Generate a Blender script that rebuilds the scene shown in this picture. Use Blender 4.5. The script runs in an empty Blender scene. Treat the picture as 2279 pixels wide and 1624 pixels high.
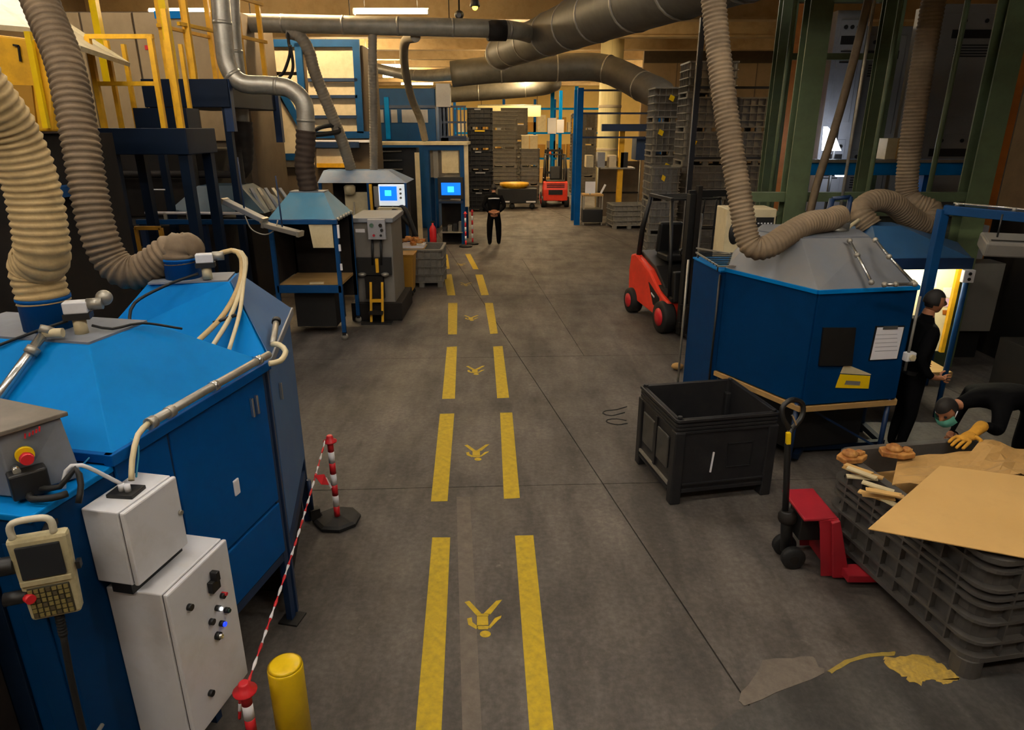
import bpy, bmesh, math, random
from mathutils import Vector, Matrix
random.seed(7)
S = bpy.context.scene
COL = S.collection
PI = math.pi
# ------------------------------------------------------------------ camera
FPX, HOR, CAMZ = 1500.0, 285.0, 3.25
TH = math.atan((812 - HOR) / FPX)
cam_d = bpy.data.cameras.new('camera'); cam = bpy.data.objects.new('camera', cam_d); COL.objects.link(cam)
cam.location = (0, 0, CAMZ); cam.rotation_euler = (PI/2 - TH, 0, 0)
cam_d.sensor_width = 36.0; cam_d.lens = FPX / 2279 * 36.0; cam_d.clip_end = 200
S.camera = cam
# ------------------------------------------------------------------ world, exposure
w = bpy.data.worlds.new('world'); S.world = w; w.use_nodes = True
w.node_tree.nodes['Background'].inputs[0].default_value = (0.6, 0.65, 0.75, 1)
w.node_tree.nodes['Background'].inputs[1].default_value = 0.02
S.view_settings.view_transform = 'Standard'; S.view_settings.look = 'None'
S.view_settings.exposure = 0.0; S.view_settings.gamma = 1.0; S.view_settings.use_curve_mapping = False
LAMP_NEAR, LAMP_MID, LAMP_FAR = 68.0, 60.0, 230.0     # tube radiance near the camera / far down the hall

# ------------------------------------------------------------------ helpers: pixel <-> place
def ray(px, py):
    u = (px - 1139.5) / FPX; v = (py - 812) / FPX
    return Vector((u, math.cos(TH) - v*math.sin(TH), -math.sin(TH) - v*math.cos(TH)))
def W(px, py, z=0.0):                       # where the sight line meets the height z
    d = ray(px, py); t = (z - CAMZ) / d.z
    return Vector((0, 0, CAMZ)) + d*t
def V(px, py, Y):                           # where it meets the depth Y
    d = ray(px, py); return Vector((0, 0, CAMZ)) + d*(Y/d.y)
# ------------------------------------------------------------------ helpers: materials
def lin(h):
    h = h.lstrip('#'); o = []
    for i in (0, 2, 4):
        c = int(h[i:i+2], 16)/255; o.append(c/12.92 if c <= .04045 else ((c+.055)/1.055)**2.4)
    return o
MATS = {}
def mat(name, col, rough=.5, metal=0., var=.25, scale=6., bump=0., bscale=40., dirt=None, damt=.0, dscale=2.5, emit=0., trans=0., stretch=None, spec=.5):
    if name in MATS: return MATS[name]
    if isinstance(col, str): col = lin(col)
    m = bpy.data.materials.new(name); m.use_nodes = True; MATS[name] = m
    nt = m.node_tree; N = nt.nodes; L = nt.links; b = N['Principled BSDF']
    b.inputs['Roughness'].default_value = rough; b.inputs['Metallic'].default_value = metal
    b.inputs['Specular IOR Level'].default_value = spec
    tc = N.new('ShaderNodeTexCoord'); src = tc.outputs['Object']
    if stretch:
        mp = N.new('ShaderNodeMapping'); mp.inputs['Scale'].default_value = stretch; L.new(src, mp.inputs[0]); src = mp.outputs[0]
    n1 = N.new('ShaderNodeTexNoise'); n1.inputs['Scale'].default_value = scale; n1.inputs['Detail'].default_value = 5; n1.inputs['Roughness'].default_value = .65
    L.new(src, n1.inputs['Vector'])
    r1 = N.new('ShaderNodeValToRGB'); r1.color_ramp.elements[0].position = .3; r1.color_ramp.elements[1].position = .72
    r1.color_ramp.elements[0].color = [c*(1-var) for c in col] + [1]; r1.color_ramp.elements[1].color = [min(1, c*(1+var*.6)) for c in col] + [1]
    L.new(n1.outputs['Fac'], r1.inputs[0]); out = r1.outputs[0]
    if dirt is not None:
        if isinstance(dirt, str): dirt = lin(dirt)
        n2 = N.new('ShaderNodeTexNoise'); n2.inputs['Scale'].default_value = dscale; n2.inputs['Detail'].default_value = 8; n2.inputs['Roughness'].default_value = .7
        L.new(src, n2.inputs['Vector'])
        r2 = N.new('ShaderNodeValToRGB'); r2.color_ramp.elements[0].position = .5 - damt*.35; r2.color_ramp.elements[1].position = .78 - damt*.3
        r2.color_ramp.elements[0].color = (0, 0, 0, 1); r2.color_ramp.elements[1].color = (min(1, .35+damt),)*3 + (1,)
        L.new(n2.outputs['Fac'], r2.inputs[0])
        mx = N.new('ShaderNodeMix'); mx.data_type = 'RGBA'; L.new(r2.outputs[0], mx.inputs['Factor']); L.new(out, mx.inputs['A']); mx.inputs['B'].default_value = list(dirt) + [1]
        out = mx.outputs['Result']
    L.new(out, b.inputs['Base Color'])
    if bump:
        n3 = N.new('ShaderNodeTexNoise'); n3.inputs['Scale'].default_value = bscale; n3.inputs['Detail'].default_value = 4; L.new(src, n3.inputs['Vector'])
        bp = N.new('ShaderNodeBump'); bp.inputs['Strength'].default_value = bump; bp.inputs['Distance'].default_value = .01
        L.new(n3.outputs['Fac'], bp.inputs['Height']); L.new(bp.outputs[0], b.inputs['Normal'])
    if emit:
        b.inputs['Emission Color'].default_value = list(col) + [1]; b.inputs['Emission Strength'].default_value = emit
    if trans:
        b.inputs['Transmission Weight'].default_value = trans
    return m
# ------------------------------------------------------------------ helpers: meshes
class MB:
    def __init__(s): s.v = []; s.f = []; s.sm = []
    def _add(s, vs, fs, smooth=False):
        o = len(s.v); s.v += [Vector(x) for x in vs]
        for f in fs: s.f.append([i+o for i in f]); s.sm.append(smooth)
        return s
    def hexa(s, p):              # 8 points: bottom ring 0-3, top ring 4-7 (ccw from above)
        return s._add(p, [(3,2,1,0),(4,5,6,7),(0,1,5,4),(1,2,6,5),(2,3,7,6),(3,0,4,7)])
    def box(s, c, d, rz=0, rx=0, ry=0):
        M = Matrix.Translation(c) @ Matrix.Rotation(rz,4,'Z') @ Matrix.Rotation(ry,4,'Y') @ Matrix.Rotation(rx,4,'X')
        x, y, z = d[0]/2, d[1]/2, d[2]/2
        return s.hexa([M @ Vector(q) for q in ((-x,-y,-z),(x,-y,-z),(x,y,-z),(-x,y,-z),(-x,-y,z),(x,-y,z),(x,y,z),(-x,y,z))])
    def bx(s, x0, x1, y0, y1, z0, z1):
        return s.box(((x0+x1)/2,(y0+y1)/2,(z0+z1)/2), (abs(x1-x0),abs(y1-y0),abs(z1-z0)))
    def bar(s, p, q, w, h=None, up=(0,0,1)):
        p = Vector(p); q = Vector(q); h = h or w; d = (q-p).normalized(); u = Vector(up)
        if abs(d.dot(u)) > .98: u = Vector((0,1,0))
        r = d.cross(u).normalized()*(w/2); t = r.cross(d).normalized()*(h/2)
        return s.hexa([p-r-t, p+r-t, q+r-t, q-r-t, p-r+t, p+r+t, q+r+t, q-r+t])
    def prism(s, poly, z0, z1):
        a = sum(poly[i][0]*poly[(i+1)%len(poly)][1]-poly[(i+1)%len(poly)][0]*poly[i][1] for i in range(len(poly)))
        if a < 0: poly = poly[::-1]
        n = len(poly); vs = [(x,y,z0) for x,y in poly] + [(x,y,z1) for x,y in poly]
        return s._add(vs, [tuple(range(n-1,-1,-1)), tuple(range(n,2*n))] + [(i,(i+1)%n,(i+1)%n+n,i+n) for i in range(n)])
    def plate(s, pts, t):        # flat polygon given a thickness along its normal
        pts = [Vector(p) for p in pts]; n = Vector((0,0,0)); k = len(pts)
        for i in range(k): n += pts[i].cross(pts[(i+1)%k])
        n.normalize(); vs = [p - n*t for p in pts] + pts
        return s._add(vs, [tuple(range(k-1,-1,-1)), tuple(range(k,2*k))] + [(i,(i+1)%k,(i+1)%k+k,i+k) for i in range(k)])
    def tube(s, path, r, n=10, caps=True, smooth=True):
        path = [Vector(p) for p in path]; m = len(path); rr = r if isinstance(r, (list, tuple)) else [r]*m
        d = (path[1]-path[0]).normalized(); u = Vector((0,0,1)) if abs(d.z) < .9 else Vector((1,0,0))
        a = d.cross(u).normalized(); vs = []
        for i, p in enumerate(path):
            t = (path[min(i+1,m-1)] - path[max(i-1,0)])
            t = t.normalized() if t.length > 1e-9 else d
            a = (a - t*a.dot(t)); a = a.normalized() if a.length > 1e-6 else t.orthogonal().normalized()
            b = t.cross(a)
            for k in range(n):
                an = 2*PI*k/n; vs.append(p + (a*math.cos(an) + b*math.sin(an))*rr[i])
        fs = [(i*n+k, i*n+(k+1)%n, (i+1)*n+(k+1)%n, (i+1)*n+k) for i in range(m-1) for k in range(n)]
        s._add(vs, fs, smooth)
        if caps:
            o = len(s.v) - len(vs)
            s.f.append([o+k for k in range(n-1,-1,-1)]); s.sm.append(False)
            s.f.append([o+(m-1)*n+k for k in range(n)]); s.sm.append(False)
        return s
    def cyl(s, p, q, r, n=16, r2=None): return s.tube([p, q], [r, r if r2 is None else r2], n)
    def lathe(s, prof, c, n=20, axis='Z', smooth=True):   # profile (radius, height)
        vs = []; c = Vector(c)
        for r, h in prof:
            for k in range(n):
                a = 2*PI*k/n; x, y = r*math.cos(a), r*math.sin(a)
                vs.append(c + Vector((x,y,h) if axis == 'Z' else (h,x,y) if axis == 'X' else (y,h,x)))
        m = len(prof)
        s._add(vs, [(i*n+k, i*n+(k+1)%n, (i+1)*n+(k+1)%n, (i+1)*n+k) for i in range(m-1) for k in range(n)], smooth)
        o = len(s.v) - len(vs)
        s.f.append([o+k for k in range(n-1,-1,-1)]); s.sm.append(False)
        s.f.append([o+(m-1)*n+k for k in range(n)]); s.sm.append(False)
        return s
    def ball(s, c, r, n=12, sq=(1,1,1)):
        prof = [(max(1e-4, math.sin(PI*i/n)), -math.cos(PI*i/n)) for i in range(n+1)]
        o = len(s.v); s.lathe(prof, (0,0,0), n+4)
        for i in range(o, len(s.v)): q = s.v[i]; s.v[i] = Vector((c[0]+q.x*r*sq[0], c[1]+q.y*r*sq[1], c[2]+q.z*r*sq[2]))
        return s
    def build(s, name, m, parent=None, bevel=0., seg=2):
        off = OFF.get(parent, Vector((0,0,0))) if parent else Vector((0,0,0))
        lo = Vector([min(p[i] for p in s.v) for i in range(3)]); hi = Vector([max(p[i] for p in s.v) for i in range(3)])
        c = (lo+hi)/2
        if parent is None: c.z = lo.z
        me = bpy.data.meshes.new(name); me.from_pydata([p-c for p in s.v], [], s.f)
        me.polygons.foreach_set('use_smooth', s.sm); me.materials.append(m); me.update()
        bm = bmesh.new(); bm.from_mesh(me); bmesh.ops.recalc_face_normals(bm, faces=bm.faces); bm.to_mesh(me); bm.free()
        o = bpy.data.objects.new(name, me); COL.objects.link(o)
        o.parent = parent; o.location = c - off; OFF[o] = c
        if bevel:
            bv = o.modifiers.new('bevel', 'BEVEL'); bv.width = bevel; bv.segments = seg; bv.limit_method = 'ANGLE'; bv.angle_limit = .6
        return o
OFF = {}
def tag(o, label, cat, group=None):
    o['label'] = label; o['category'] = cat
    if group: o['group'] = group
    return o
def thing(name, label, cat, loc=(0,0,0), rz=0, group=None, local=False):
    o = bpy.data.objects.new(name, None); COL.objects.link(o); o.location = loc; o.rotation_euler = (0,0,rz)
    o.empty_display_size = .2; tag(o, label, cat, group)
    OFF[o] = Vector((0,0,0)) if local else Vector(loc)
    return o
def struct(o): o['kind'] = 'structure'; return o
def copy_tree(root, loc, rz=None, label=None, group=None, sc=None):
    r = root.copy(); COL.objects.link(r); r.location = loc
    if rz is not None: r.rotation_euler = (0,0,rz)
    if sc: r.scale = sc
    if label: r['label'] = label
    if group: r['group'] = group
    for ch in root.children:
        c = ch.copy(); COL.objects.link(c); c.parent = r
        for g in ch.children:
            d = g.copy(); COL.objects.link(d); d.parent = c
    return r
def crom(pts, step=.05):          # smooth path through points
    P = [Vector(p) for p in pts]; P = [P[0]*2-P[1]] + P + [P[-1]*2-P[-2]]; out = []
    for i in range(1, len(P)-2):
        a, b, c, d = P[i-1:i+3]; n = max(2, int((c-b).length/step))
        for k in range(n):
            t = k/n; out.append(.5*((2*b) + (c-a)*t + (2*a-5*b+4*c-d)*t*t + (3*b-a-3*c+d)*t**3))
    out.append(P[-2]); return out
def resample(path, step):
    out = [path[0]]; acc = 0
    for i in range(1, len(path)):
        a, b = path[i-1], path[i]; L = (b-a).length; pos = 0
        while acc + (L-pos) >= step:
            pos += step-acc; out.append(a + (b-a)*(pos/L)); acc = 0
        acc += L-pos
    return out
def hose_mesh(pts, r, pitch, amp=.07, n=18, jit=.0):
    path = resample(crom(pts, .03), pitch/4); rr = []
    for i in range(len(path)):
        k = i % 4; q = random.uniform(-jit, jit)
        rr.append(r*(1 + (amp, amp*.35, -amp, amp*.2)[k] + q))
    return MB().tube(path, rr, n)
def wire(name, pts, r, m, parent=None, n=6, step=.04): return MB().tube(crom(pts, step), r, n).build(name, m, parent)

# ------------------------------------------------------------------ materials
M_BLUE  = mat('blue paint', '#0074bd', .55, var=.1, scale=3, dirt='#06629c', damt=.05, dscale=2, spec=.08)
M_BLUE_D = mat('deep blue paint', '#004d92', .5, var=.15, scale=3, dirt='#053c6c', damt=.1, spec=.1)
M_BLUE_C = mat('dark blue booth paint', '#00315e', .5, var=.15, scale=3, dirt='#02274a', damt=.1, spec=.1)
M_BLUE_M = mat('mid blue steel paint', '#0b3f70', .5, var=.15, scale=3, dirt='#0c2f4f', damt=.1, spec=.2)
M_NAVYD = mat('near black navy paint', '#06172c', .5, var=.2, scale=4, dirt='#0c1620', damt=.15, spec=.2)
M_NAVY  = mat('navy paint', '#0b2a50', .5, var=.2, scale=4, dirt='#14202c', damt=.15)
M_GLAREB = mat('blue sheet greyed by painted glare and dust', '#6f747c', .6, var=.1, scale=2.5, dirt='#7c7873', damt=.3, dscale=1.6)  # grey holds painted ceiling glare as well as dust on the blue hood
M_GREYB = mat('dusty grey sheet', '#747a84', .5, var=.15, scale=3, dirt='#5c5a56', damt=.15)
M_CONC  = mat('bin grey plastic', '#4f4c49', .55, var=.2, scale=8, dirt='#3b3835', damt=.15, dscale=5)
M_BIN   = M_CONC
M_BIN_L = mat('light grey bin plastic', '#77736a', .55, var=.2, scale=8, dirt='#4c4841', damt=.15, dscale=5)
M_BIN_D = mat('charcoal plastic', '#1f1f21', .5, var=.2, scale=6, dirt='#302d2a', damt=.1, dscale=6, spec=.35)
M_BLACK = mat('black steel', '#141414', .5, var=.3, scale=8)
M_RUBBER = mat('black rubber', '#101010', .7, var=.3, scale=10)
M_DARK  = mat('dark metal and painted shade', '#1a1613', .8, var=.4, scale=3, dirt='#2a1f17', damt=.1, spec=.3)  # near-black carries painted shade of dim machinery, also plain dark metal
M_WHITE = mat('white enamel', '#d4d4d7', .38, var=.05, scale=4, dirt='#a39d90', damt=.05, dscale=3)
M_PAPER = mat('white paper', '#e2e0e4', .7, var=.03)
M_GREY  = mat('grey machine paint', '#77746e', .5, var=.15, scale=5, dirt='#4f4a43', damt=.15)
M_CAB   = mat('light grey cabinet', '#8f9096', .45, var=.1, scale=4, dirt='#6c6a68', damt=.1)
M_STEEL = mat('galvanised steel', '#a5a196', .42, metal=.6, var=.18, scale=9, dirt='#6c675c', damt=.15, dscale=4)
M_DUCT  = mat('galvanised duct', '#5d5a52', .55, metal=.3, var=.2, scale=5, dirt='#48433a', damt=.2, dscale=2)
M_CHROME = mat('bright steel', '#c9c9c6', .25, metal=.9, var=.1)
M_HOSE  = mat('grey brown flexible hose', '#c4aa78', .75, var=.22, scale=5, dirt='#6b5738', damt=.2, dscale=3, bump=.2)
M_HOSER = mat('dusty brown flexible hose', '#86745c', .75, var=.22, scale=5, dirt='#574733', damt=.25, dscale=3, bump=.2)
M_HOSE2 = mat('dark brown flexible hose', '#75634c', .75, var=.25, scale=5, dirt='#453626', damt=.3, dscale=3, bump=.2)
M_HOSE3 = mat('silver flexible hose', '#8d8577', .7, var=.2, scale=5, dirt='#5c5243', damt=.25)
M_TAN   = mat('beige sheet metal', '#c6b89c', .6, var=.08, scale=2, dirt='#7f6c50', damt=.1)
M_CREAM = mat('cream enamel', '#cfc19c', .5, var=.1, scale=3, dirt='#8f7f58', damt=.2)
M_YEL   = mat('safety yellow', '#e0a91a', .5, var=.12, scale=6, dirt='#7d5a1c', damt=.1, dscale=4)
M_YELB  = mat('bright yellow enamel', '#ecc50c', .35, var=.06, scale=6, dirt='#a07f10', damt=.05, dscale=6)
M_YDARK = mat('ochre paint', '#a87a1c', .6, var=.2, scale=5, dirt='#5c4312', damt=.2)
M_ORANGE = mat('orange steel', '#b0651a', .6, var=.15, scale=4, dirt='#6f3f12', damt=.2)
M_GREEN = mat('olive green steel', '#59684a', .5, var=.15, scale=3, dirt='#3d4434', damt=.2)
M_RED   = mat('forklift red', '#e8402a', .38, var=.1, scale=4, dirt='#8a2c1e', damt=.05)
M_REDD  = mat('dark red paint', '#a01f2c', .42, var=.15, scale=5, dirt='#4d1016', damt=.1)
M_REDM  = mat('signal red', '#c51f28', .45, var=.1)
M_WOOD  = mat('raw board', '#a8854f', .75, var=.2, scale=5, stretch=(1,8,8), dirt='#73552c', damt=.15)
M_CARD  = mat('kraft cardboard', '#c9a263', .8, var=.07, scale=5, dirt='#b08a4d', damt=.1, bump=.1)
M_CARD2 = mat('creased cardboard', '#b58f55', .8, var=.15, scale=4, dirt='#8e6b3a', damt=.2, bump=.3, bscale=12)
M_LEATHER = mat('yellow work leather', '#c08a25', .8, var=.25, scale=20, bump=.3)
M_RUST  = mat('rusty casting', '#9a5a26', .7, var=.4, scale=14, dirt='#d2a65a', damt=.3, dscale=9)
M_BEIGEP = mat('pendant beige plastic', '#b5ab86', .5, var=.1, scale=8, dirt='#6f664a', damt=.15, dscale=12)
M_SCREEN = mat('dark glass', '#23262a', .15, var=.1)
M_GLOWB = mat('blue lit display', '#0a63d8', .3, emit=1.6, var=0)
M_GLOWC = mat('cyan display field', '#37b9e8', .3, emit=1.8, var=0)
M_GLOWW = mat('lit white bezel', '#e4eef4', .4, emit=.55, var=0)
M_LED   = mat('lit white button', '#ffffff', .4, emit=3.0, var=0)
M_LEDB  = mat('lit blue button', '#1b3cff', .4, emit=1.5, var=0)
M_LINE  = mat('walkway yellow paint', '#b69a00', .65, var=.2, scale=14, dirt='#6d5f2b', damt=.12, dscale=22)
M_LINEW = mat('worn yellow paint', '#a58c2e', .7, var=.25, scale=16, dirt='#57503c', damt=.35, dscale=16)
M_LINEP = mat('mottled yellow paint', '#b5953a', .75, var=.35, scale=22, dirt='#5f553f', damt=.25, dscale=18)
M_LINEF = mat('faded old paint', '#6a6158', .8, var=.15, scale=12, dirt='#4b453f', damt=.3, dscale=10)
M_SKIN  = mat('skin', '#a9714f', .6, var=.1, scale=12)
M_CLOTH = mat('black workwear', '#08080a', .9, var=.25, scale=14, bump=.2, spec=.1)
M_HAIR  = mat('dark hair', '#17120f', .7, var=.3, scale=30)
M_MASK  = mat('green surgical mask', '#6fc4ac', .8, var=.08, scale=20)
# ------------------------------------------------------------------ the hall
def floor_mat(name, base, lo, hi, rough):
    m = bpy.data.materials.new(name); m.use_nodes = True; nt = m.node_tree; N = nt.nodes; L = nt.links; b = N['Principled BSDF']
    g = N.new('ShaderNodeNewGeometry')
    def noise(sc, det, st=None):
        n = N.new('ShaderNodeTexNoise'); n.inputs['Scale'].default_value = sc; n.inputs['Detail'].default_value = det; n.inputs['Roughness'].default_value = .65
        if st:
            mp = N.new('ShaderNodeMapping'); mp.inputs['Scale'].default_value = st; mp.inputs['Rotation'].default_value = (0,0,.2); L.new(g.outputs['Position'], mp.inputs[0]); L.new(mp.outputs[0], n.inputs['Vector'])
        else: L.new(g.outputs['Position'], n.inputs['Vector'])
        return n
    def ramp(n, p0, c0, p1, c1):
        r = N.new('ShaderNodeValToRGB'); e = r.color_ramp.elements; e[0].position = p0; e[1].position = p1; e[0].color = list(c0)+[1]; e[1].color = list(c1)+[1]; L.new(n.outputs['Fac'], r.inputs[0]); return r
    a = ramp(noise(.55, 9), .32, lin(lo), .72, lin(hi))
    s = ramp(noise(1.1, 8, (2.2, .5, 1)), .38, (.5,)*3, .7, (1.25,)*3)
    d = ramp(noise(22, 6), .4, (.68,)*3, .68, (1.2,)*3)
    p = ramp(noise(7, 8), .64, (0,0,0), .74, (1,1,1))
    m1 = N.new('ShaderNodeMix'); m1.data_type = 'RGBA'; m1.blend_type = 'MULTIPLY'; m1.inputs['Factor'].default_value = 1; L.new(a.outputs[0], m1.inputs['A']); L.new(s.outputs[0], m1.inputs['B'])
    m2 = N.new('ShaderNodeMix'); m2.data_type = 'RGBA'; m2.blend_type = 'MULTIPLY'; m2.inputs['Factor'].default_value = .8; L.new(m1.outputs['Result'], m2.inputs['A']); L.new(d.outputs[0], m2.inputs['B'])
    m3 = N.new('ShaderNodeMix'); m3.data_type = 'RGBA'; L.new(p.outputs[0], m3.inputs['Factor']); L.new(m2.outputs['Result'], m3.inputs['A']); m3.inputs['B'].default_value = lin(base)+[1]
    L.new(m3.outputs['Result'], b.inputs['Base Color'])
    rr = ramp(noise(1.6, 6), .35, (rough-.1,)*3, .7, (rough+.15,)*3); L.new(rr.outputs[0], b.inputs['Roughness'])
    bp = N.new('ShaderNodeBump'); bp.inputs['Strength'].default_value = .12; bp.inputs['Distance'].default_value = .01
    L.new(noise(30, 5).outputs['Fac'], bp.inputs['Height']); L.new(bp.outputs[0], b.inputs['Normal'])
    return m
M_FLOOR = floor_mat('worn concrete floor', '#6e6761', '#4b4642', '#6b645e', .66)
M_PATCH = floor_mat('grey floor coating', '#5d5b58', '#484643', '#565350', .5)
M_GAP = mat('joint filler', '#1f1c1a', .9)
M_CEIL = mat('tan concrete ceiling', '#d3bd92', .85, var=.12, scale=.8, dirt='#b39566', damt=.15, dscale=.5)
M_BEAM = mat('tan ceiling beam', '#c9b085', .85, var=.12, scale=1.2, dirt='#9a7c4f', damt=.15)
M_WALLT = mat('tan plaster wall', '#8a7455', .85, var=.1, scale=1, dirt='#6d5a3d', damt=.15)
M_WALLD = mat('dull brown wall', '#5a4d3d', .85, var=.12, scale=1, dirt='#40372a', damt=.2)
X0, X1, Y0, Y1, ZC = -13.0, 16.0, -4.0, 60.0, 7.0
floor = struct(MB().bx(X0, X1, Y0, Y1, -.2, -.012).build('floor', M_GAP))
def split(poly, p, d, gap):       # cut a convex polygon along the line p + t*d
    n = (-d[1], d[0]); res = []
    for sgn in (1, -1):
        out = []
        def val(q): return sgn*((q[0]-p[0])*n[0] + (q[1]-p[1])*n[1]) - gap
        for i in range(len(poly)):
            a, b = poly[i], poly[(i+1) % len(poly)]; va, vb = val(a), val(b)
            if va >= 0: out.append(a)
            if va*vb < 0: t = va/(va-vb); out.append((a[0]+(b[0]-a[0])*t, a[1]+(b[1]-a[1])*t))
        if len(out) >= 3: res.append(out)
    return res
def unit(x, y): l = math.hypot(x, y); return (x/l, y/l)
slabs = [[(X0,Y0),(X1,Y0),(X1,Y1),(X0,Y1)]]
jd = unit(-1.41, 7.0)
for off in (-5.4, 0, 5.4, 10.4): slabs = [q for s_ in slabs for q in split(s_, (off, 10.15), jd, .006)]
cd = unit(1, .045)
for yy in [1.8, 5.74, 9.62] + [13.6+4*i for i in range(11)]: slabs = [q for s_ in slabs for q in split(s_, (0, yy), cd, .005)]
def inside(poly, q):
    return all((poly[(i+1)%len(poly)][0]-poly[i][0])*(q[1]-poly[i][1])-(poly[(i+1)%len(poly)][1]-poly[i][1])*(q[0]-poly[i][0]) >= 0 for i in range(len(poly)))
out = []
for s_ in slabs:
    if any(inside(s_, q) for q in ((1.0, 10.4), (.7, 13.0), (.56, 14.8))): out += split(s_, (.52, 15.21), unit(.65, -6.3), .004)
    else: out.append(s_)
for s_ in out: MB().prism(s_, -.012, 0).build('floor_slab', M_FLOOR, floor)
def decal(name, quads, m, h=.002):
    b = MB()
    for q in quads: b.prism([(p.x, p.y) for p in q], .0005, h)
    return b.build(name, m, floor)
dash = [[(962,1196),(1002,1196),(981,1660),(922,1660)], [(979,921),(1011,920),(996,1115),(959,1116)], [(994.6,772),(1017,771),(1012.5,887),(984,887.5)],
        [(997.5,674),(1018,674),(1017,744),(997,744)], [(987.5,611),(1005,610),(1013.5,657),(996,657)], [(983,566),(996,566),(1001,598),(989,599)],
        [(1146,1192),(1187,1191),(1236,1660),(1181,1660)], [(1113,918.5),(1140,918),(1157,1108),(1121.5,1110)], [(1097.5,771),(1118.5,770),(1133,885),(1106.5,886)],
        [(1079,674),(1097,674),(1108,742),(1091,743)], [(1058,611),(1074,611),(1088,656.5),(1071,657)], [(1035,565),(1047,565),(1065,599),(1053,599)]]
for q in dash: decal('walkway_dash', [[W(*p) for p in q]], M_LINE)
# pedestrian symbol: worn yellow walking figure, head towards the viewer
sy = [[(458,650),(495,640),(585,735),(545,747)], [(700,640),(745,632),(655,745),(603,738)], [(550,738),(642,738),(640,756),(550,756)], [(553,759),(637,759),(640,825),(553,828)],
      [(478,775),(513,766),(518,800),(487,822)], [(487,822),(518,802),(562,838),(548,856)], [(548,832),(652,832),(635,858),(565,858)], [(640,838),(690,772),(712,790),(652,852)], [(690,772),(740,752),(735,772),(708,792)],
      [(617+42*math.cos(a*PI/8), 893+26*math.sin(a*PI/8)) for a in range(16)]]
sw = [[W(900+x/3.425, 1150+y/3.425) for x, y in q] for q in sy]
sc0 = W(1074, 1372)
for k, (px, py) in enumerate(((1074,1372), (1060,1005), (1057,823), (1048,707), (1036,632), (1026,588))):
    c = W(px, py); decal('pedestrian_symbol', [[p - sc0 + c for p in q] for q in sw], M_LINE if k < 4 else M_LINEW)
decal('faded_stripe', [[W(*p) for p in ((1016,1105),(1046,1105),(1074,1660),(1030,1660))]], M_LINEF, .0015)
pl = [(1540,1660),(1590,1618),(1645,1580),(1740,1538),(1840,1497),(1872,1476),(1905,1460),(1960,1458),(2040,1460),(2150,1490),(2330,1505),(2420,1660)]
decal('floor_patch', [[W(*p) for p in pl]], M_PATCH, .003)
def ragged(pts, amp, n, seed):
    rnd = random.Random(seed); o = []
    for i in range(len(pts)):
        a, b = pts[i], pts[(i+1) % len(pts)]
        for k in range(n):
            t = k/n; o.append((a[0]+(b[0]-a[0])*t + rnd.uniform(-amp,amp), a[1]+(b[1]-a[1])*t + rnd.uniform(-amp,amp)*.6))
    return o
decal('worn_paint_patch', [[W(*p) for p in ragged([(1700,1468),(1806,1462),(1838,1498),(1660,1572),(1640,1560)], 4, 5, 1)]], M_LINEF, .0045)
decal('worn_paint_patch', [[W(*p) for p in ragged([(1960,1466),(2056,1457),(2098,1480),(2136,1510),(2104,1522),(2062,1512),(2044,1528),(2004,1500)], 6, 7, 2)]], M_LINEP, .0055)
decal('worn_paint_patch', [[W(*p) for p in ragged([(1842,1494),(1880,1470),(1930,1455),(1992,1451),(1990,1459),(1935,1463),(1892,1474),(1850,1499)], 1.5, 4, 3)]], M_LINEW, .0055)
# ceiling, walls
ceil = struct(MB().bx(X0, X1, Y0, Y1, ZC, ZC+.2).build('ceiling', M_CEIL))
y = 2.0
while y < 59:
    MB().bx(X0, X1, y, y+.3, ZC-.55, ZC).build('ceiling_beam', M_BEAM, ceil)
    MB().bx(X0, X1, y-.1, y+.4, ZC-.62, ZC-.55).build('ceiling_beam_flange', M_BEAM, ceil); y += 4.2
struct(MB().bx(X0-.2, X0, Y0, Y1, 0, ZC).build('wall_left', M_WALLT))
struct(MB().bx(X1, X1+.2, Y0, Y1, 0, ZC).build('wall_right', M_WALLD))
struct(MB().bx(X0, X1, Y1, Y1+.2, 0, ZC).build('wall_back', mat('pale yellow wall', '#cdb06a', .85, var=.15, scale=.6)))
struct(MB().bx(X0, X1, Y0-.2, Y0, 0, ZC).build('wall_front', M_WALLT))
pw = struct(MB().bx(5.9, X1, 33, 33.25, 0, ZC-.36).build('wall_partition', M_WALLT))
for x in (7.4, 9.2, 11.0, 12.8): MB().bx(x, x+.03, 32.985, 33, 0, 6).build('panel_seam', M_WALLD, pw)
MB().bx(5.9, X1, 32.9, 33, 6.0, 6.6).build('wall_band', mat('dark brown band', '#3a2f22', .8), pw)  # darker brown strip near the top of the partition
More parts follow.
